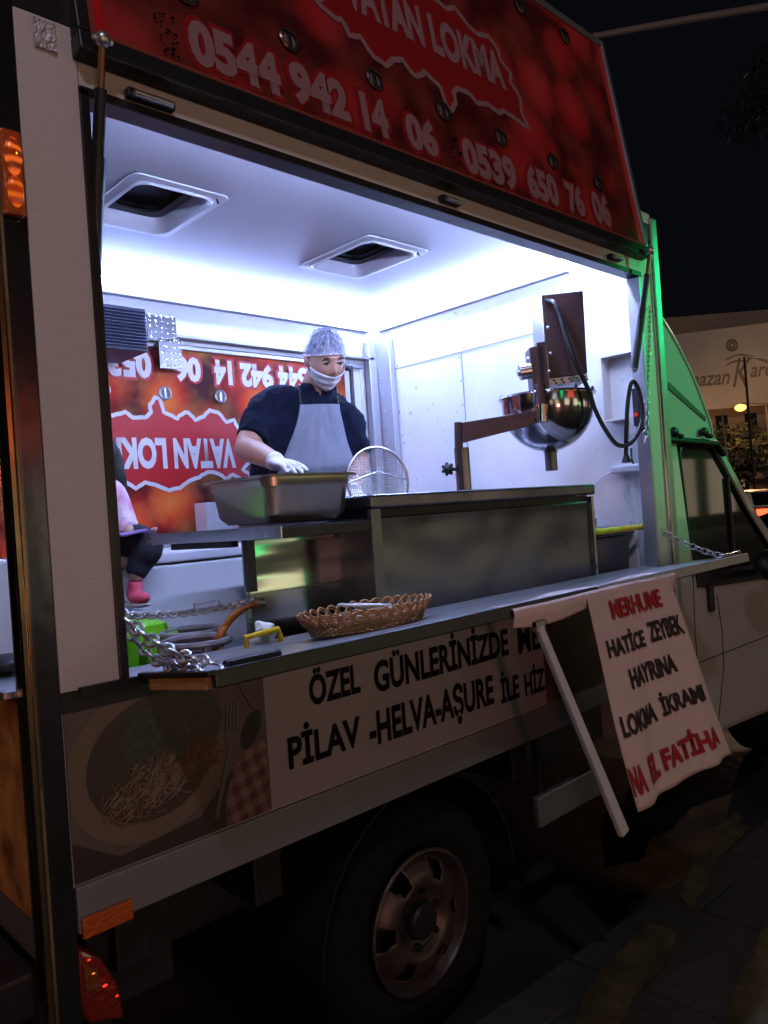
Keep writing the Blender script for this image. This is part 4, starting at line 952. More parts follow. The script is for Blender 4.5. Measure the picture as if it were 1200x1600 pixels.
for (dx, dy, rz, w_, h_, z) in ((-.05, 0, .3, .10, .07, .035), (.03, .0, -.2, .10, .07, .045), (.0, .01, .1, .12, .08, .055)):
    k = MB(); Mx = Matrix.Translation((bc.x+dx, bc.y+dy, bc.z+z)) @ Matrix.Rotation(rz, 4, 'Z') @ Matrix.Rotation(.12, 4, 'Y')
    k.box(-w_/2, w_/2, -h_/2, h_/2, -.006, .0, Mx); tag(k.go('paper_napkins', M_paper, None, bevel=.002), {.035: 'lowest folded white paper napkins at the left in the wicker basket', .045: 'tilted folded white paper napkins at the right in the wicker basket', .055: 'topmost folded white paper napkins in the wicker basket'}[z], 'napkins', 'napkins in the basket')

# ================================================================= people
def frame(f, up=UP):
    f = V(f).normalized(); s = f.cross(up).normalized(); u = s.cross(f)   # s = person's right
    return s, f, u
def limb(mb, pts, rs, seg=14): mb.tube(smoothpts([V(p) for p in pts], 5), [x for x in interp(rs, 5)], seg)
def interp(rs, n):
    out = []
    for i in range(len(rs)-1):
        for j in range(n): out.append(rs[i]+(rs[i+1]-rs[i])*j/n)
    return out+[rs[-1]]
def head_fn(sc=1, child=False):
    def f(th, ph, off=0):
        # th polar from top, ph azimuth with 0=forward
        x = .077*math.sin(th)*math.sin(ph); y = .096*math.sin(th)*math.cos(ph); z = .120*math.cos(th)
        if z < 0:
            q = -z/.12; x *= 1-.30*q**1.6; y = y*(1-.10*q) + (.012*q if y > 0 else .02*q)
        front = max(0, math.cos(ph))**2*math.sin(th)
        n = V((math.sin(th)*math.sin(ph), math.sin(th)*math.cos(ph), math.cos(th)))
        d = 0
        if math.cos(ph) > 0:
            d += .024*math.exp(-(x/.011)**2-((z+.020)/.020)**2)+.010*math.exp(-(x/.008)**2-((z-.008)/.025)**2)
            d += -.010*math.exp(-((abs(x)-.031)/.016)**2-((z-.016)/.013)**2)
            d += .006*math.exp(-((abs(x)-.028)/.024)**2-((z-.036)/.010)**2)
            d += .005*math.exp(-((abs(x)-.040)/.018)**2-((z+.020)/.018)**2)
            d += .006*math.exp(-(x/.022)**2-((z+.062)/.010)**2)+.008*math.exp(-(x/.022)**2-((z+.100)/.014)**2)
        return V((x, y, z))*sc+V((0, 1, 0))*d*sc+n*off
    return f
def shell(mb, fn, c, s, f, u, th0, th1, ph0, ph1, off, nt=24, npn=40, wrinkle=0, close=False):
    def g(a, b):
        th = th0(b) if callable(th0) else th0; t1 = th1(b) if callable(th1) else th1
        t = th+(t1-th)*a; p = ph0+(ph1-ph0)*b; v = fn(t, p, off+(wrinkle*noise.noise(V((t*6, p*5, 2))) if wrinkle else 0)); return c+s*v.x+f*v.y+u*v.z
    mb.grid(g, nt, npn)
def hand(mb, wrist, dr, palm_n, L=.18, side=1, curl=.5):
    d = V(dr).normalized(); n = V(palm_n); n = (n-d*n.dot(d)).normalized(); s = d.cross(n)*side
    pw = L*.24
    rings = []
    for t, w_, h_ in ((0, .85, .75), (.15, .95, .8), (.35, 1.15, .75), (.5, 1.15, .6)):
        c = V(wrist)+d*L*t; rings.append([c+s*pw*w_*math.cos(a)+n*pw*.5*h_*math.sin(a) for a in [2*math.pi*q/12 for q in range(12)]])
    mb.loft(rings)
    for i, (o_, ln) in enumerate(((-.85, .40), (-.30, .46), (.25, .43), (.78, .34))):
        p = V(wrist)+d*L*.46+s*pw*o_; pts = [p]; dd_ = d.copy()
        for q in range(3):
            dd_ = (dd_+n*curl*(.45+.1*i)).normalized(); p = p+dd_*L*ln*.36; pts.append(p)
        limb(mb, pts, [.0098, .0092, .0085, .0072], 8)
    p = V(wrist)+d*L*.16-s*pw*.8; q1 = p+(d*.6-s*.6+n*.3).normalized()*L*.2; q2 = q1+(d*.9-s*.05+n*.5).normalized()*L*.18
    limb(mb, [p, q1, q2], [.013, .011, .008], 8)
# --- the man
man = thing('person', 'man in hair net, lowered face mask, dark t-shirt and grey apron working behind the pan', 'person', (2.05, 1.15, .86))
c_cam = (CAM-P(480, 640, t=3.35)); c_cam.z = 0; c_cam.normalize()
TD = 3.36
HC = P(507, 562, t=3.30)
bf = (c_cam*.93+RT*.22).normalized(); bs, _, _ = frame(bf)      # bs: person's right = image left
bl = -bs
sR = P(416, 640, t=3.31); sL = P(543, 655, t=3.42)
eR = P(386, 700, t=3.18); wR = P(432, 722, t=2.86)
eL = P(560, 722, t=3.40); wL = P(552, 770, t=3.05)
neck = P(492, 606, t=3.38); chest = P(478, 660, t=3.40); belly = P(476, 730, t=3.34); hip = V((belly.x+.03, belly.y+.04, 1.62))
def torso(mb, ex=0, zlow=None, seg=28):
    secs = [(P(494, 600, t=3.37), .062, .062), (P(490, 614, t=3.39), .085, .072), (P(483, 624, t=3.40), .150, .085), (P(478, 638, t=3.40), .205, .105), (P(476, 665, t=3.40), .215, .135), (P(474, 700, t=3.38), .215, .150), (P(474, 735, t=3.36), .225, .165), (V((hip.x, hip.y, 1.66)), .222, .165), (V((hip.x, hip.y, 1.55)), .205, .150)]
    rings = []
    for c, a, b in secs: rings.append([c+bs*(a+ex)*math.cos(t)+bf*(b+ex)*math.sin(t) for t in [2*math.pi*q/seg for q in range(seg)]])
    # refine
    fine = []
    for i in range(len(rings)-1):
        for j in range(4):
            fine.append([rings[i][q].lerp(rings[i+1][q], j/4) for q in range(seg)])
    fine.append(rings[-1]); mb.loft(fine)
m = MB(); torso(m, -.012)
limb(m, [HC+V((0, 0, -.03)), neck+V((0, 0, .0)), neck+V((0, 0, -.06))], [.062, .062, .07])
limb(m, [sR+V((.03, 0, .0)), sR.lerp(eR, .5), eR, eR.lerp(wR, .3), wR], [.060, .058, .052, .050, .032])
limb(m, [sL, sL.lerp(eL, .5), eL, eL.lerp(wL, .3), wL], [.055, .052, .046, .044, .030])
for s_ in (-1, 1):
    h0 = V((hip.x, hip.y, 1.56))+bs*.10*s_; limb(m, [h0, h0+V((0, 0, -.34)), h0+V((0, 0, -.66))+bf*0], [.10, .068, .045]); m.ell(h0+V((0, 0, -.66))+bf*.06, .05, .05, .035)
m.go('body', M_skin, man, remesh=.009)
# head as sculpted shell
hf = (c_cam*.86+RT*.42-UP*.56).normalized(); hs, hf, hu = frame(hf)
hs_tilt = Matrix.Rotation(math.radians(4), 3, hf); hs = hs_tilt @ hs; hu = hs_tilt @ hu
HS = -hs   # use left-handed x -> person's left so x>0 is image right
fn = head_fn(1.0)
m = MB(); shell(m, fn, HC, HS, hf, hu, .0001, math.pi-.0001, 0, 2*math.pi, 0, 60, 80)
bmesh.ops.remove_doubles(m.b, verts=m.b.verts, dist=1e-5)
for sg in (-1, 1):   # ears
    ec = HC+HS*sg*.079-hf*.008+hu*.0; 
    m.ell(ec, .010, .020, .032, Matrix((HS, hf, hu)).transposed(), 12, 10)
m.go('head', M_skin, man, smooth=True, angle=180)
for sg in (-1, 1):
    e = HC+HS*sg*.031+hf*.0815+hu*.014
    m = MB(); m.ell(e, .0140, .0105, .0065, Matrix((HS, hf, hu)).transposed(), 14, 10); eo = m.go('eye', M_sclera, man, smooth=True)
    m = MB(); m.ell(e+hf*.007-hu*.003, .0065, .005, .0055, Matrix((HS, hf, hu)).transposed(), 12, 8); m.go('iris', M_eye, eo, smooth=True)
    m = MB(); m.tube([e+HS*a*.016+hf*(.0125-.006*abs(a))+hu*(.0045-.004*a*a) for a in (-1, -.5, 0, .5, 1)], [.0015, .0032, .0036, .0032, .0015], 6); m.go('eyelid', M_brow, man, smooth=True)
    m = MB(); m.tube([HC+HS*sg*(.031+a*.018)+hf*(.0955-.010*abs(a*sg+.2))+hu*(.036-.003*a*a+.0) for a in (-1, -.5, 0, .5, 1)], [.0022, .0042, .0045, .0040, .002], 6); m.go('eyebrow', M_brow, man, smooth=True)
# mask, ties
m = MB()
def mg(a, b):
    ph = -1.25+2.5*b; th = 1.90-.20*(abs(ph)/1.25)**1.5*(1-a)+a*.92
    v = fn(th, ph, .009+.003*math.sin(a*22)*math.exp(-abs(ph))); return HC+HS*v.x+hf*v.y+hu*v.z
m.grid(mg, 26, 40); m.go('face_mask', M_mask, man, smooth=True, angle=180, solid=.002)
m = MB()
for sg in (-1, 1):
    for a in (1.62, 2.3):
        v = fn(a, 1.25*sg, .006); p = HC+HS*v.x+hf*v.y+hu*v.z; q = HC+HS*sg*.086-hf*.012+hu*(.025 if a < 2 else -.02)
        m.tube([p, p.lerp(q, .5)+HS*sg*.006, q], .0016, 5)
m.go('mask_strap', M_mask, man)
# hair under net
m = MB(); shell(m, fn, HC, HS, hf, hu, .0001, lambda b: 1.02+.62*(.5-.5*math.cos(2*math.pi*b)), 0, 2*math.pi, .005, 20, 60); m.go('hair', M_hair, man, smooth=True, angle=180)
m = MB(); shell(m, fn, HC+hu*.004, HS, hf, hu, .0001, lambda b: 1.16+.58*(.5-.5*math.cos(2*math.pi*b)), 0, 2*math.pi, .011, 30, 90, wrinkle=.010); m.go('hair_net', M_net, man, smooth=True, angle=180)
m = MB(); random.seed(9)
for i in range(17):
    ph = random.uniform(-1.8, 1.8); t0 = random.uniform(.15, .6); t1 = 1.15+.10*random.random(); sw = random.uniform(-.35, .35)
    pts = []
    for q in range(7):
        v = fn(t0+(t1-t0)*q/6, ph+sw*q/6+random.uniform(-.06, .06), .013+.002*math.sin(q)); pts.append(HC+hu*.004+HS*v.x+hf*v.y+hu*v.z)
    m.tube(pts, .0009, 4)
pts = []
for i in range(60):
    b = i/60; th = 1.16+.58*(.5-.5*math.cos(2*math.pi*b)); v = fn(th, 2*math.pi*b, .008+.003*math.sin(i*1.9)); pts.append(HC+hu*.004+HS*v.x+hf*v.y+hu*v.z)
m.tube(pts, .0035, 6, True); m.go('net_fold', M_netfold, man, smooth=True)
# t-shirt
m = MB(); torso(m, .008)
limb(m, [P(470, 640, t=3.39), P(440, 630, t=3.36), sR, sR.lerp(eR, .45), sR.lerp(eR, .78)], [.088, .082, .078, .074, .070])
limb(m, [P(470, 680, t=3.38), P(440, 670, t=3.34)], [.12, .10])
limb(m, [sL-bl*.05+V((0, 0, .012)), sL, sL.lerp(eL, .45), sL.lerp(eL, .85)], [.062, .072, .070, .064])
shirt = m.go('t_shirt', M_shirt, man, remesh=.010)
tx = bpy.data.textures.new('cloth_folds', 'CLOUDS'); tx.noise_scale = .055; tx.noise_depth = 2
dm = shirt.modifiers.new('folds', 'DISPLACE'); dm.texture = tx; dm.strength = .030; dm.mid_level = .5
# apron: front bib lying over the torso
def tors_pt(px, py, ex):
    """front surface point of the torso along the pixel's direction at given bulge"""
    return None
m = MB()
def ap(a, b):
    # a 0..1 down from bib top to below, b 0..1 across
    z0 = P(500, 632, t=3.3).z; z = z0-.62*a
    hw = .088+.11*min(1, a*1.9)**1.5 if a < .55 else .192
    s_ = (b-.5)*2*hw; 
    # torso centre at this height
    secs = [(P(478, 638, t=3.40), .205, .105), (P(476, 665, t=3.40), .215, .135), (P(474, 700, t=3.38), .215, .150), (P(474, 735, t=3.36), .225, .165), (V((hip.x, hip.y, 1.66)), .222, .165), (V((hip.x, hip.y, 1.2)), .205, .17)]
    for i in range(len(secs)-1):
        c0, a0, b0 = secs[i]; c1_, a1_, b1_ = secs[i+1]
        if z >= c1_.z or i == len(secs)-2:
            t = min(1, max(0, (c0.z-z)/(c0.z-c1_.z))); c = c0.lerp(c1_, t); A_ = a0+(a1_-a0)*t; B_ = b0+(b1_-b0)*t; break
    off = s_-.03*bl.dot(bl)*0
    sh = .035     # bib is shifted towards the person's left
    u_ = s_+sh
    dep = (B_+.022)*math.sqrt(max(0, 1-(u_/(A_+.03))**2))
    p = V((c.x, c.y, 0))+bl*u_+bf*dep; p.z = z
    p += bf*(.006*noise.noise(V((b*4, a*5, 1)))+.004*noise.noise(V((b*9, a*9, 5))))
    return p
m.grid(ap, 60, 40); m.go('apron', M_apron, man, smooth=True, angle=180, solid=.004)
m = MB(); t1 = ap(0, .04); t2 = ap(0, .96); nk = neck
for t_, sg in ((t1, -1), (t2, 1)):
    q = P(494, 604, t=3.36)+bl*sg*.080+V((0, 0, -.01)); m.tube([t_, t_.lerp(q, .5)+bf*.012, q+bf*.03, q-bf*.04], .0055, 6)
m.go('apron_strap', M_black, man, smooth=True)
m = MB(); m.ring(t2+bf*.012+V((0, 0, .03)), bf, .011, .0025, 14, 6); m.go('strap_buckle', M_dark, man)
# neck fabric of shirt collar handled by torso; gloves
m = MB(); m.tube([wR+(eR-wR).normalized()*.025, wR], [.038, .034], 14); hand(m, wR, (P(470, 728, t=2.72)-wR), V((0, 0, -1)), .185, -1, .28); m.go('glove', M_glove, man, remesh=.005)
m = MB(); m.tube([wL+(eL-wL).normalized()*.025, wL], [.036, .032], 14); hand(m, wL, V((-.5, -.6, -.25)), V((0, 0, -1)), .185, 1, .35); m.go('glove', M_glove, man, remesh=.005)
# --- the child
ch = thing('child', 'small child in pink white hoodie and black leggings sitting on the freezer with tablet', 'person', (1.2, 1.1, 1.46))
H2 = P(150, 722, y=1.22); 
cf = (c_cam*.8-RT*.5-UP*.30).normalized(); s2, f2, u2 = frame(cf)
m = MB(); shell(m, head_fn(.88), H2, -s2, f2, u2, .0001, math.pi-.0001, 0, 2*math.pi, 0, 30, 40)
bmesh.ops.remove_doubles(m.b, verts=m.b.verts, dist=1e-5)
pel = V((H2.x-.0, 1.20, 1.53)); sh1 = P(176, 775, y=1.14); el1 = P(196, 822, y=1.08); ha = P(205, 834, y=1.02)
limb(m, [H2-V((0, 0, .05)), H2-V((0, 0, .14))], [.04, .045])
limb(m, [H2-V((0, 0, .15)), (H2+pel)/2-V((0, 0, .05)), pel], [.085, .10, .11])
limb(m, [sh1, el1, ha], [.038, .032, .024]); m.ell(ha, .028, .02, .02)
hand(m, ha, V((.7, -.2, .0)), V((0, 0, 1)), .10, 1, .3)
kn = P(228, 850, y=1.0); an = P(211, 908, y=1.0); kn.z = 1.495
limb(m, [pel, kn, kn.lerp(an, .5), an], [.06, .040, .032, .024])
kn2 = kn+V((-.24, .04, 0)); an2 = an+V((-.22, .04, 0)); limb(m, [pel, kn2, kn2.lerp(an2, .5), an2], [.06, .040, .032, .024])
m.go('body', M_skin2, ch, remesh=.008)
for sg in (-1, 1):
    e = H2-s2*sg*.027+f2*.073+u2*.012; m = MB(); m.ell(e, .011, .006, .008); m.go('eye', M_eye, ch, smooth=True)
m = MB(); shell(m, head_fn(.88), H2, -s2, f2, u2, .0001, lambda b: .9+1.5*(.5-.5*math.cos(2*math.pi*b)), 0, 2*math.pi, .012, 20, 50)
hb = P(178, 755, y=1.2); limb(m, [H2-f2*.05, P(176, 740, y=1.18), P(182, 765, y=1.17), P(180, 778, y=1.17)], [.06, .045, .035, .012])
for v in m.b.verts: v.co += noise.noise_vector(v.co*28)*.007
m.go('hair', M_hair, ch, smooth=True, angle=180)
m = MB(); limb(m, [H2-V((0, 0, .13)), (H2+pel)/2-V((0, 0, .05)), pel+V((0, 0, -.02))], [.075, .115, .125]); limb(m, [sh1+V((-.02, .01, .02)), sh1, el1, el1.lerp(ha, .7)], [.05, .052, .045, .036])
m.go('hoodie', M_hood, ch, remesh=.008)
m = MB(); limb(m, [pel, kn, kn.lerp(an, .5), an+V((0, 0, .018))], [.080, .057, .043, .033]); limb(m, [pel, kn2, kn2.lerp(an2, .5), an2+V((0, 0, .018))], [.080, .057, .043, .033]); m.go('leggings', M_legg, ch, remesh=.006)
for q in (an, an2):
    m = MB(); m.ell(q+V((-.005, -.03, -.055)), .029, .066, .022); m.ell(q+V((0, .01, -.042)), .028, .034, .028); m.cyl(q+V((0, .005, -.04)), q+V((0, .002, .0)), .025, 12); m.go('shoe', M_pink, ch, remesh=.006)
    m = MB(); m.ell(q+V((-.005, -.02, -.078)), .036, .070, .010); m.go('sole', mat('grey_sole', (.35, .36, .36), .7), ch, smooth=True)
a, b = P(176, 838, y=1.0), P(219, 829, y=1.0)
m = MB(); d = (b-a); m.loft(beam(a, b, .13, .13, .009, V((0, 0, 1)))); tb = m.go('tablet', M_purple, None, bevel=.003); tag(tb, 'thin purple tablet held on the lap of the child', 'tablet')

# ================================================================= inside behind the rear opening
wm = thing('white_appliance', 'white appliance with small grey lettering seen through the rear opening', 'appliance', (.62, .75, .86))
MB().box(.56, .64, .45, .95, 1.255, 1.50).go('appliance_body', M_freezer, wm, bevel=.01)
RM = Matrix(((0, 0, -1, .5585), (-1, 0, 0, 0), (0, 1, 0, 0), (0, 0, 0, 1)))
text('appliance_lettering', 'ER', -.49, -.455, 1.33, 1.345, mat('grey_ink', (.2, .2, .22), .6), wm, RM, .02)
a = P(2, 890, y=.9); b = P(16, 780, y=.9); m = MB(); m.cyl((a.x, .9, .87), b+(b-a)*.6, .012, 10); o = m.go('mop_handle', mat('red_handle', (.5, .04, .05), .4), None, smooth=True); tag(o, 'red broom handle leaning inside the rear opening', 'broom handle')
m = MB(); c = P(12, 1058, y=.30); m.ell((c.x, c.y, 1.275), .05, .05, .022); o = m.go('small_bowl', M_black, None, smooth=True); tag(o, 'small dark bowl on the rear counter beside the corner post', 'bowl')

# rag under the skirt
m = MB()
L = [(350, 1372), (372, 1368), (378, 1382), (400, 1395), (416, 1385), (420, 1360), (428, 1372), (424, 1392), (412, 1408), (385, 1412), (362, 1396)]
pts = [P(a, b, y=.35) for a, b in L]; m.prism(pts, (0, .012, 0))
o = m.go('torn_plastic', mat('cream_plastic', (.60, .52, .30), .6, 0, .2, 20), None, bevel=.003); tag(o, 'torn cream plastic scrap hanging under the truck behind the skirt', 'plastic scrap')

# ================================================================= background
BT = 46
R2 = (RT+FW*(-.06)).normalized()
bb = thing('apartment_building', 'distant pale apartment block behind the large banner beyond the cab', 'building', P(1150, 860, t=BT)*1)
O = P(1060, 640, t=BT)
def bg_pt(u, z, d=0): p = O+R2*u+FW*d; return V((p.x, p.y, z))
def bbox(mb, u0, u1, z0, z1, d0, d1):
    a = [bg_pt(u0, z0, d0), bg_pt(u1, z0, d0), bg_pt(u1, z1, d0), bg_pt(u0, z1, d0)]
    mb.prism(a, FW*(d1-d0))
M_bwall = mat('facade_plaster', (.34, .28, .25), .8, 0, .2, .6)
m = MB(); bbox(m, -6, 16, 0, 12.0, .6, 9); m.go('wall', M_bwall, bb)
def zpx(py, u=2): # height at a pixel row near x=1130
    return P(1130, py, t=BT).z
z1 = zpx(640); 
for zi, (pt, pb_) in enumerate(((648, 672), (712, 738), (770, 795))):
    for u0 in (1.2, 2.7, 4.4, 6.2):
        zt, zb2 = zpx(pt), zpx(pb_)
        m = MB(); bbox(m, u0-.35, u0+.35, zb2, zt, .55, .598); w_ = m.go('window', M_glass, bb)
        m = MB(); bbox(m, u0-.42, u0+.42, zb2-.06, zb2, .5, .597); m.go('sill', M_bwall, w_)
    m = MB(); bbox(m, .4, 9, zpx(pb_+14), zpx(pb_), -.3, .49); m.go('balcony', mat('balcony_rail', (.12, .12, .14), .6) if zi == 0 else M_bwall, bb)
m = MB(); bbox(m, 5.6, 5.95, zpx(738), zpx(700), .50, .54); m.go('lit_window', emit('warm_window', (1, .75, .4), .5), bb)
m = MB(); bbox(m, 3.3, 3.9, zpx(770), zpx(735), .50, .54); m.go('lit_window', emit('warm_window_dim', (1, .6, .3), .18), bb)
for u_, pz in ((2.2, 752), (5.2, 742), (6.4, 758), (7.0, 735)):
    q = bg_pt(u_, zpx(pz), -6); lp = MB(); lp.ell(q, .10, .10, .10); lo = lp.go('traffic_lamp', emit('traffic_glow', (1, .25, .12) if u_ != 5.2 else (1, .8, .6), 5), None, smooth=True)
    mp_ = MB(); mp_.cyl((q.x, q.y, 0), q-V((0, 0, .09)), .04, 8); mp_.go('post', M_dark, lo)
    tag(lo, {2.2: 'small red traffic light low beside the dark round tree', 5.2: 'small white bollard light between two red traffic lights', 6.4: 'red traffic light above the silver car roof', 7.0: 'higher red traffic light near the right edge'}[u_], 'traffic light')
# banner
bz0, bz1 = zpx(645), P(1130, 512, t=BT-1).z
bn2 = thing('street_banner', 'huge beige street banner with curly grey lettering high in front of the apartment block', 'banner', bg_pt(2, 0, -1))
m = MB(); m.prism([bg_pt(-3, bz0+.1, -1), bg_pt(9, bz0+.2, -1), bg_pt(9, bz1+.25, -1), bg_pt(-3, bz1-.35, -1)], FW*.05); m.go('banner_sheet', mat('banner_beige', (.56, .53, .52), .8, 0, .12, .8), bn2)
MBn = Matrix(((R2.x, 0, -FW.x, O.x-FW.x*1.06), (R2.y, 0, -FW.y, O.y-FW.y*1.06), (0, 1, 0, 0), (0, 0, 0, 1)))
M_ink = mat('banner_ink', (.20, .17, .15), .8)
zt_ = P(1130, 575, t=BT-1).z; zl = P(1130, 603, t=BT-1).z
uof = lambda px: (P(px, 590, t=BT-1)-O).dot(R2)
text('banner_lettering', 'Ramazan', uof(1040), uof(1137), zl+.05, zt_-.1, M_ink, bn2, MBn, .01, shear=.35)
text('banner_lettering', 'K', uof(1140), uof(1172), zl-.15, zt_+.45, M_ink, bn2, MBn, .0, shear=.4)
text('banner_lettering', 'ardeşliği', uof(1168), uof(1262), zl+.1, zt_+.25, M_ink, bn2, MBn, .01, shear=.35)
m = MB(); c = bg_pt(uof(1143), P(1143, 541, t=BT-1).z, -1.07); m.ring(c, -FW, .30, .05, 24, 5); m.ring(c, -FW, .15, .05, 20, 5); m.go('round_emblem', M_ink, bn2)
m = MB()
m.tube(smoothpts([bg_pt(uof(a), P(a, b, t=BT-1).z, -1.08) for a, b in ((1133, 563), (1150, 556), (1168, 558), (1190, 566), (1210, 572))]), .03, 5)
m.tube(smoothpts([bg_pt(uof(a), P(a, b, t=BT-1).z, -1.08) for a, b in ((1133, 572), (1145, 566), (1160, 566))]), .03, 5); m.go('banner_flourish', M_ink, bn2)
# street lamps
def pole(pts, r, label, name='street_lamp'):
    m = MB(); m.tube(pts, r, 8); return m
sl = thing('street_lamp', 'glowing orange street lamp below the large banner', 'street lamp', V((*P(1157, 700, t=40).xy, 0)))
a = P(1157, 637, t=38); m = MB(); m.ell(a, .26, .26, .17); m.go('lamp_bulb', emit('sodium_light', (1, .34, .05), 7), sl, smooth=True)
m = MB(); m.tube([V((a.x+.9, a.y-.9, 0)), V((a.x+.9, a.y-.9, a.z+.1)), a+V((0, 0, .18))], .06, 8); m.go('lamp_post', M_dark, sl, smooth=True)
lamp('street_lamp_glow', a-FW*.6+V((0, 0, -.4)), 700, (1, .5, .2), .2)
lamp('street_lamp_glow', a-FW*9+V((0, 0, 5)), 1100, (1, .74, .58), .3)
p2 = thing('lamp_pole', 'tall thin unlit lamp pole in front of the banner', 'street lamp', V((*P(1170, 700, t=30).xy, 0)))
a, b = P(1163, 558, t=30), P(1182, 800, t=30); m = MB(); m.tube([V((b.x, b.y, 0)), V((b.x, b.y, .6)), a], .05, 8); m.tube([a, a+RT*.8+V((0, 0, -.12)), a+RT*1.6+V((0, 0, -.3))], .03, 6); m.go('mast', mat('pole_dark', (.08, .06, .05), .6), p2, smooth=True)
p3 = thing('thin_flagpole', 'thin grey pole standing between the cab and the apartment block', 'pole', V((*P(1130, 700, t=26).xy, 0)))
a = P(1128, 650, t=26); m = MB(); m.tube([V((a.x+.15, a.y-.15, 0)), a], .04, 8); m.go('shaft', M_alu, p3, smooth=True)
# trees
def leafcloud(c, R, n, size, seed, mt, nm, par, sq=.8):
    random.seed(seed); m = MB()
    cl = [V((random.gauss(0, .42), random.gauss(0, .42), random.gauss(0, .36)*sq))*R for _ in range(22)]
    for i in range(n):
        q = random.choice(cl); d = V((random.gauss(0, 1), random.gauss(0, 1), random.gauss(0, 1))).normalized()*R*.24*random.random()**.4
        p = V(c)+q+d; a = V((random.gauss(0, 1), random.gauss(0, 1), random.gauss(0, 1))).normalized(); b = a.orthogonal().normalized(); s = size*random.uniform(.5, 1.2)
        m.face([p-a*s, p+b*s*.45, p+a*s, p-b*s*.45])
    return m.go(nm, mt, par)
M_leaf = mat('night_leaves', (.05, .055, .03), .7, 0, .5, 2)
for (px, py, tt, R, lab, nm) in ((1150, 690, 40, 1.7, 'dark round street tree left of the traffic under the banner', 'round_tree'), (1165, 730, 33, 1.2, 'low dark bush with reddish leaves beside the parked cars', 'round_tree'), (1200, 705, 41, 1.8, 'dark street tree at the right edge below the banner', 'round_tree')):
    c = P(px, py, t=tt); t_ = thing('street_tree', lab, 'tree', (c.x, c.y, 0), 'trees in front of the apartment block')
    m = MB(); m.tube([V((c.x, c.y, 0)), V((c.x+.05, c.y, c.z*.6)), c], [.14, .10, .05], 8)
    m.tube([V((c.x+.03, c.y, c.z*.6)), c+V((R*.4, 0, R*.2))], [.06, .02], 6); m.tube([V((c.x+.03, c.y, c.z*.6)), c+V((-R*.4, 0, R*.3))], [.06, .02], 6); m.go('trunk', M_dark, t_, smooth=True)
    leafcloud(c, R, 900, .16, int(px+py), M_leaf, 'crown', t_)
c = P(1190, 175, t=9); t_ = thing('overhanging_tree', 'dark tree overhanging the street at the top right of the sky', 'tree', (c.x+1.5, c.y-1.5, 0))
m = MB(); m.tube([V((c.x+1.6, c.y-1.6, 0)), V((c.x+1.4, c.y-1.4, 3)), c+V((.7, -.7, .3)), c], [.16, .13, .06, .02], 8); m.go('trunk', M_dark, t_, smooth=True)
leafcloud(c+RT*.7, 1.6, 2600, .06, 77, M_leaf, 'crown', t_)
am = thing('overhead_lamp_arm', 'dim grey lamp arm reaching across the dark sky above the hatch', 'lamp arm', V((*P(1500, 0, t=7).xy, 0)))
a, b, c = P(925, 57, t=6), P(1088, 28, t=6.3), P(1210, 8, t=6.6); e = P(1450, -30, t=7)
m = MB(); m.tube([a, b, c, e], [.022, .028, .03, .045], 8); m.tube([e, V((e.x, e.y, 0))], .06, 8); m.go('arm', mat('arm_grey', (.22, .18, .18), .6), am, smooth=True)
# cars
def car(c, dirn, colr, label, grp, s=1.0):
    t_ = thing('parked_car', label, 'car', c, grp); d = V(dirn).normalized(); sd = V((-d.y, d.x, 0))
    def L(a, b, z): return V(c)+d*a*s+sd*b*s+V((0, 0, z*s))
    prof = [(-2.1, .35), (-2.15, .75), (-2.0, 1.0), (-1.7, 1.05), (-1.15, 1.42), (.35, 1.45), (1.05, 1.02), (1.9, .88), (2.1, .7), (2.1, .35)]
    m = MB(); m.loft([[L(a, b*(1 if z < 1.1 else .82), z) for a, z in prof] for b in (-.85, -.8, .8, .85)]); m.go('body', colr, t_, smooth=True, angle=30)
    for b in (-1, 1):
        m = MB(); m.prism([L(-1.45, b*.80, 1.06), L(-1.08, b*.73, 1.36), (L(.3, b*.73, 1.38)), L(.9, b*.80, 1.06)], sd*b*.03); m.go('window', M_glass, t_)
        m = MB(); m.prism([L(-2.17, b*.8, .72), L(-2.17, b*.52, .72), L(-2.1, b*.52, .95), L(-2.1, b*.8, .95)], d*-.03); m.go('tail_light', emit('tail_lamp', (1, .06, .02), 5), t_)
        m = MB(); m.prism([L(2.08, b*.78, .62), L(2.08, b*.50, .62), L(2.04, b*.50, .78), L(2.04, b*.78, .78)], d*.06); m.go('headlight', emit('head_lamp', (1, .85, .6), 6), t_)
        for a in (-1.3, 1.3):
            m = MB(); m.cyl(L(a, b*.86, .32), L(a, b*.66, .32), .32*s, 20); w_ = m.go('wheel', M_tyre, t_, smooth=True)
            m = MB(); m.cyl(L(a, b*.875, .32), L(a, b*.86, .32), .19*s, 16); m.go('rim', M_rim, w_, smooth=True)
    m = MB(); m.prism([L(-1.72, -.62, 1.08), L(-1.72, .62, 1.08), L(-1.2, .58, 1.38), L(-1.2, -.58, 1.38)], d*-.03); m.go('rear_window', M_glass, t_)
pc = P(1182, 770, t=22)
car((pc.x, pc.y, 0), FW+RT*.1, mat('car_silver', (.35, .33, .33), .3, .6), 'silver car with red tail lamps nearest beyond the cab', 'cars in the street beyond the cab')
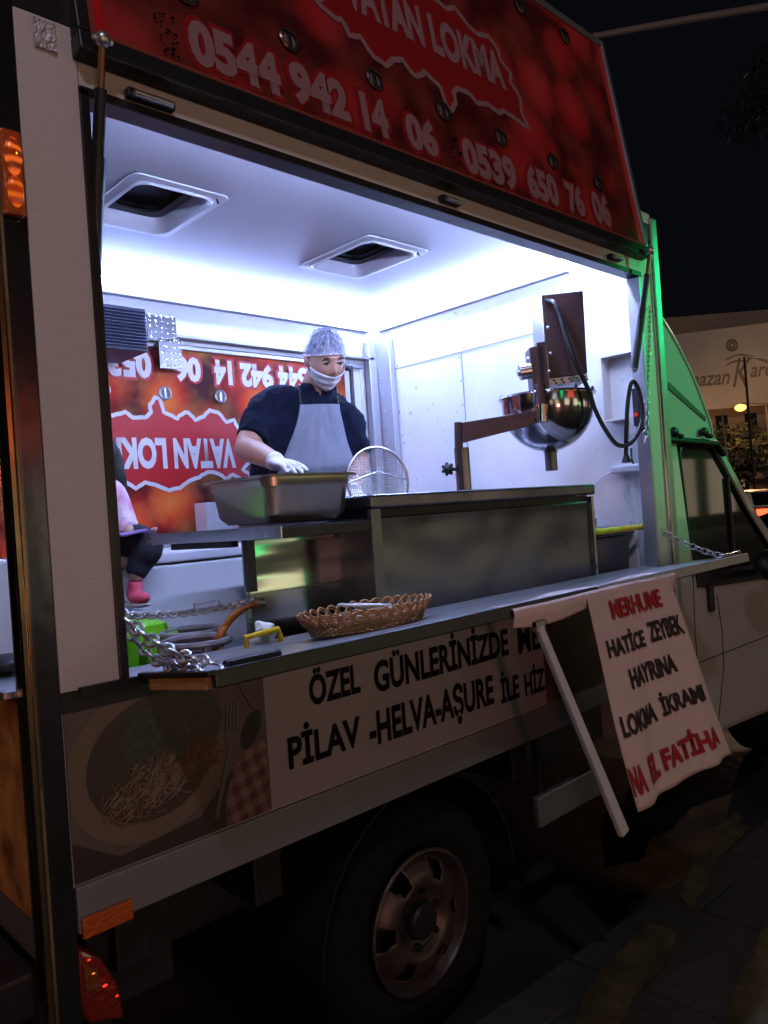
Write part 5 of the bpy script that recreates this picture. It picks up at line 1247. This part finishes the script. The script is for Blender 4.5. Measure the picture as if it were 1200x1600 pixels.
pc = P(1192, 740, t=32)
car((pc.x, pc.y, 0), -FW+RT*.2, mat('car_dark_red', (.15, .02, .02), .3, .2), 'dark red car with lit headlights farther down the street', 'cars in the street beyond the cab')
pc = P(1150, 745, t=36)
car((pc.x, pc.y, 0), FW, mat('car_white', (.5, .5, .5), .3), 'white car at the foot of the apartment block', 'cars in the street beyond the cab')
pc = P(1225, 775, t=15)
car((pc.x+.8, pc.y-.8, 0), FW+RT*.05, mat('car_black', (.03, .03, .035), .25, .3), 'black car at the right edge close ahead of the truck', 'cars in the street beyond the cab')

# ---- added glowing shops behind the camera, put in for reflections only
sh = thing('added_shop_front', 'added glowing shop windows and signs behind the photographer, unseen, for reflections', 'shop', (0, -11, 0))
MB().box(-14, 62, -12, -11.0, 0, 9).go('wall', mat('added_shop_wall', (.25, .2, .17), .8), sh)  # added unseen wall behind the glowing panes
for x in (-9, -4.6, 1.2, 6.0, 10.5, 14.6, 19, 27, 30.5, 34, 38, 43, 49, 56):
    m = MB(); m.box(x-1.2, x+1.2, -10.99, -10.96, .6, 2.7); m.go('lit_window', emit('added_shop_glow', (1, .78, .55) if x != 34 else (.6, .9, .15), .9 if x < 0 else (1.6 if x < 18 else .8)), sh)  # glowing panes added for steel and glass to reflect
m = MB(); m.box(-2.0, -.6, -10.98, -10.8, 3.4, 3.75); m.box(-1.47, -1.13, -10.98, -10.81, 2.9, 4.2); m.go('added_green_cross', emit('added_green_sign', (.03, 1, .3), 2.0), sh)
m = MB(); m.box(2.0, 5.0, -10.98, -10.85, 3.0, 3.5); m.go('added_red_sign', emit('added_red_sign', (1, .12, .06), 2.0), sh)
m = MB(); m.box(-7.5, -4.5, -10.98, -10.85, 3.1, 3.5); m.go('added_white_sign', emit('added_white_sign', (.8, .85, 1), 2.2), sh)
m = MB(); m.box(7.3, 9.2, -10.98, -10.9, 1.15, 1.7); m.go('added_green_neon_sign', emit('added_green_neon', (.03, 1, .25), 2.5), sh)  # low green panel added for the counter door's reflection
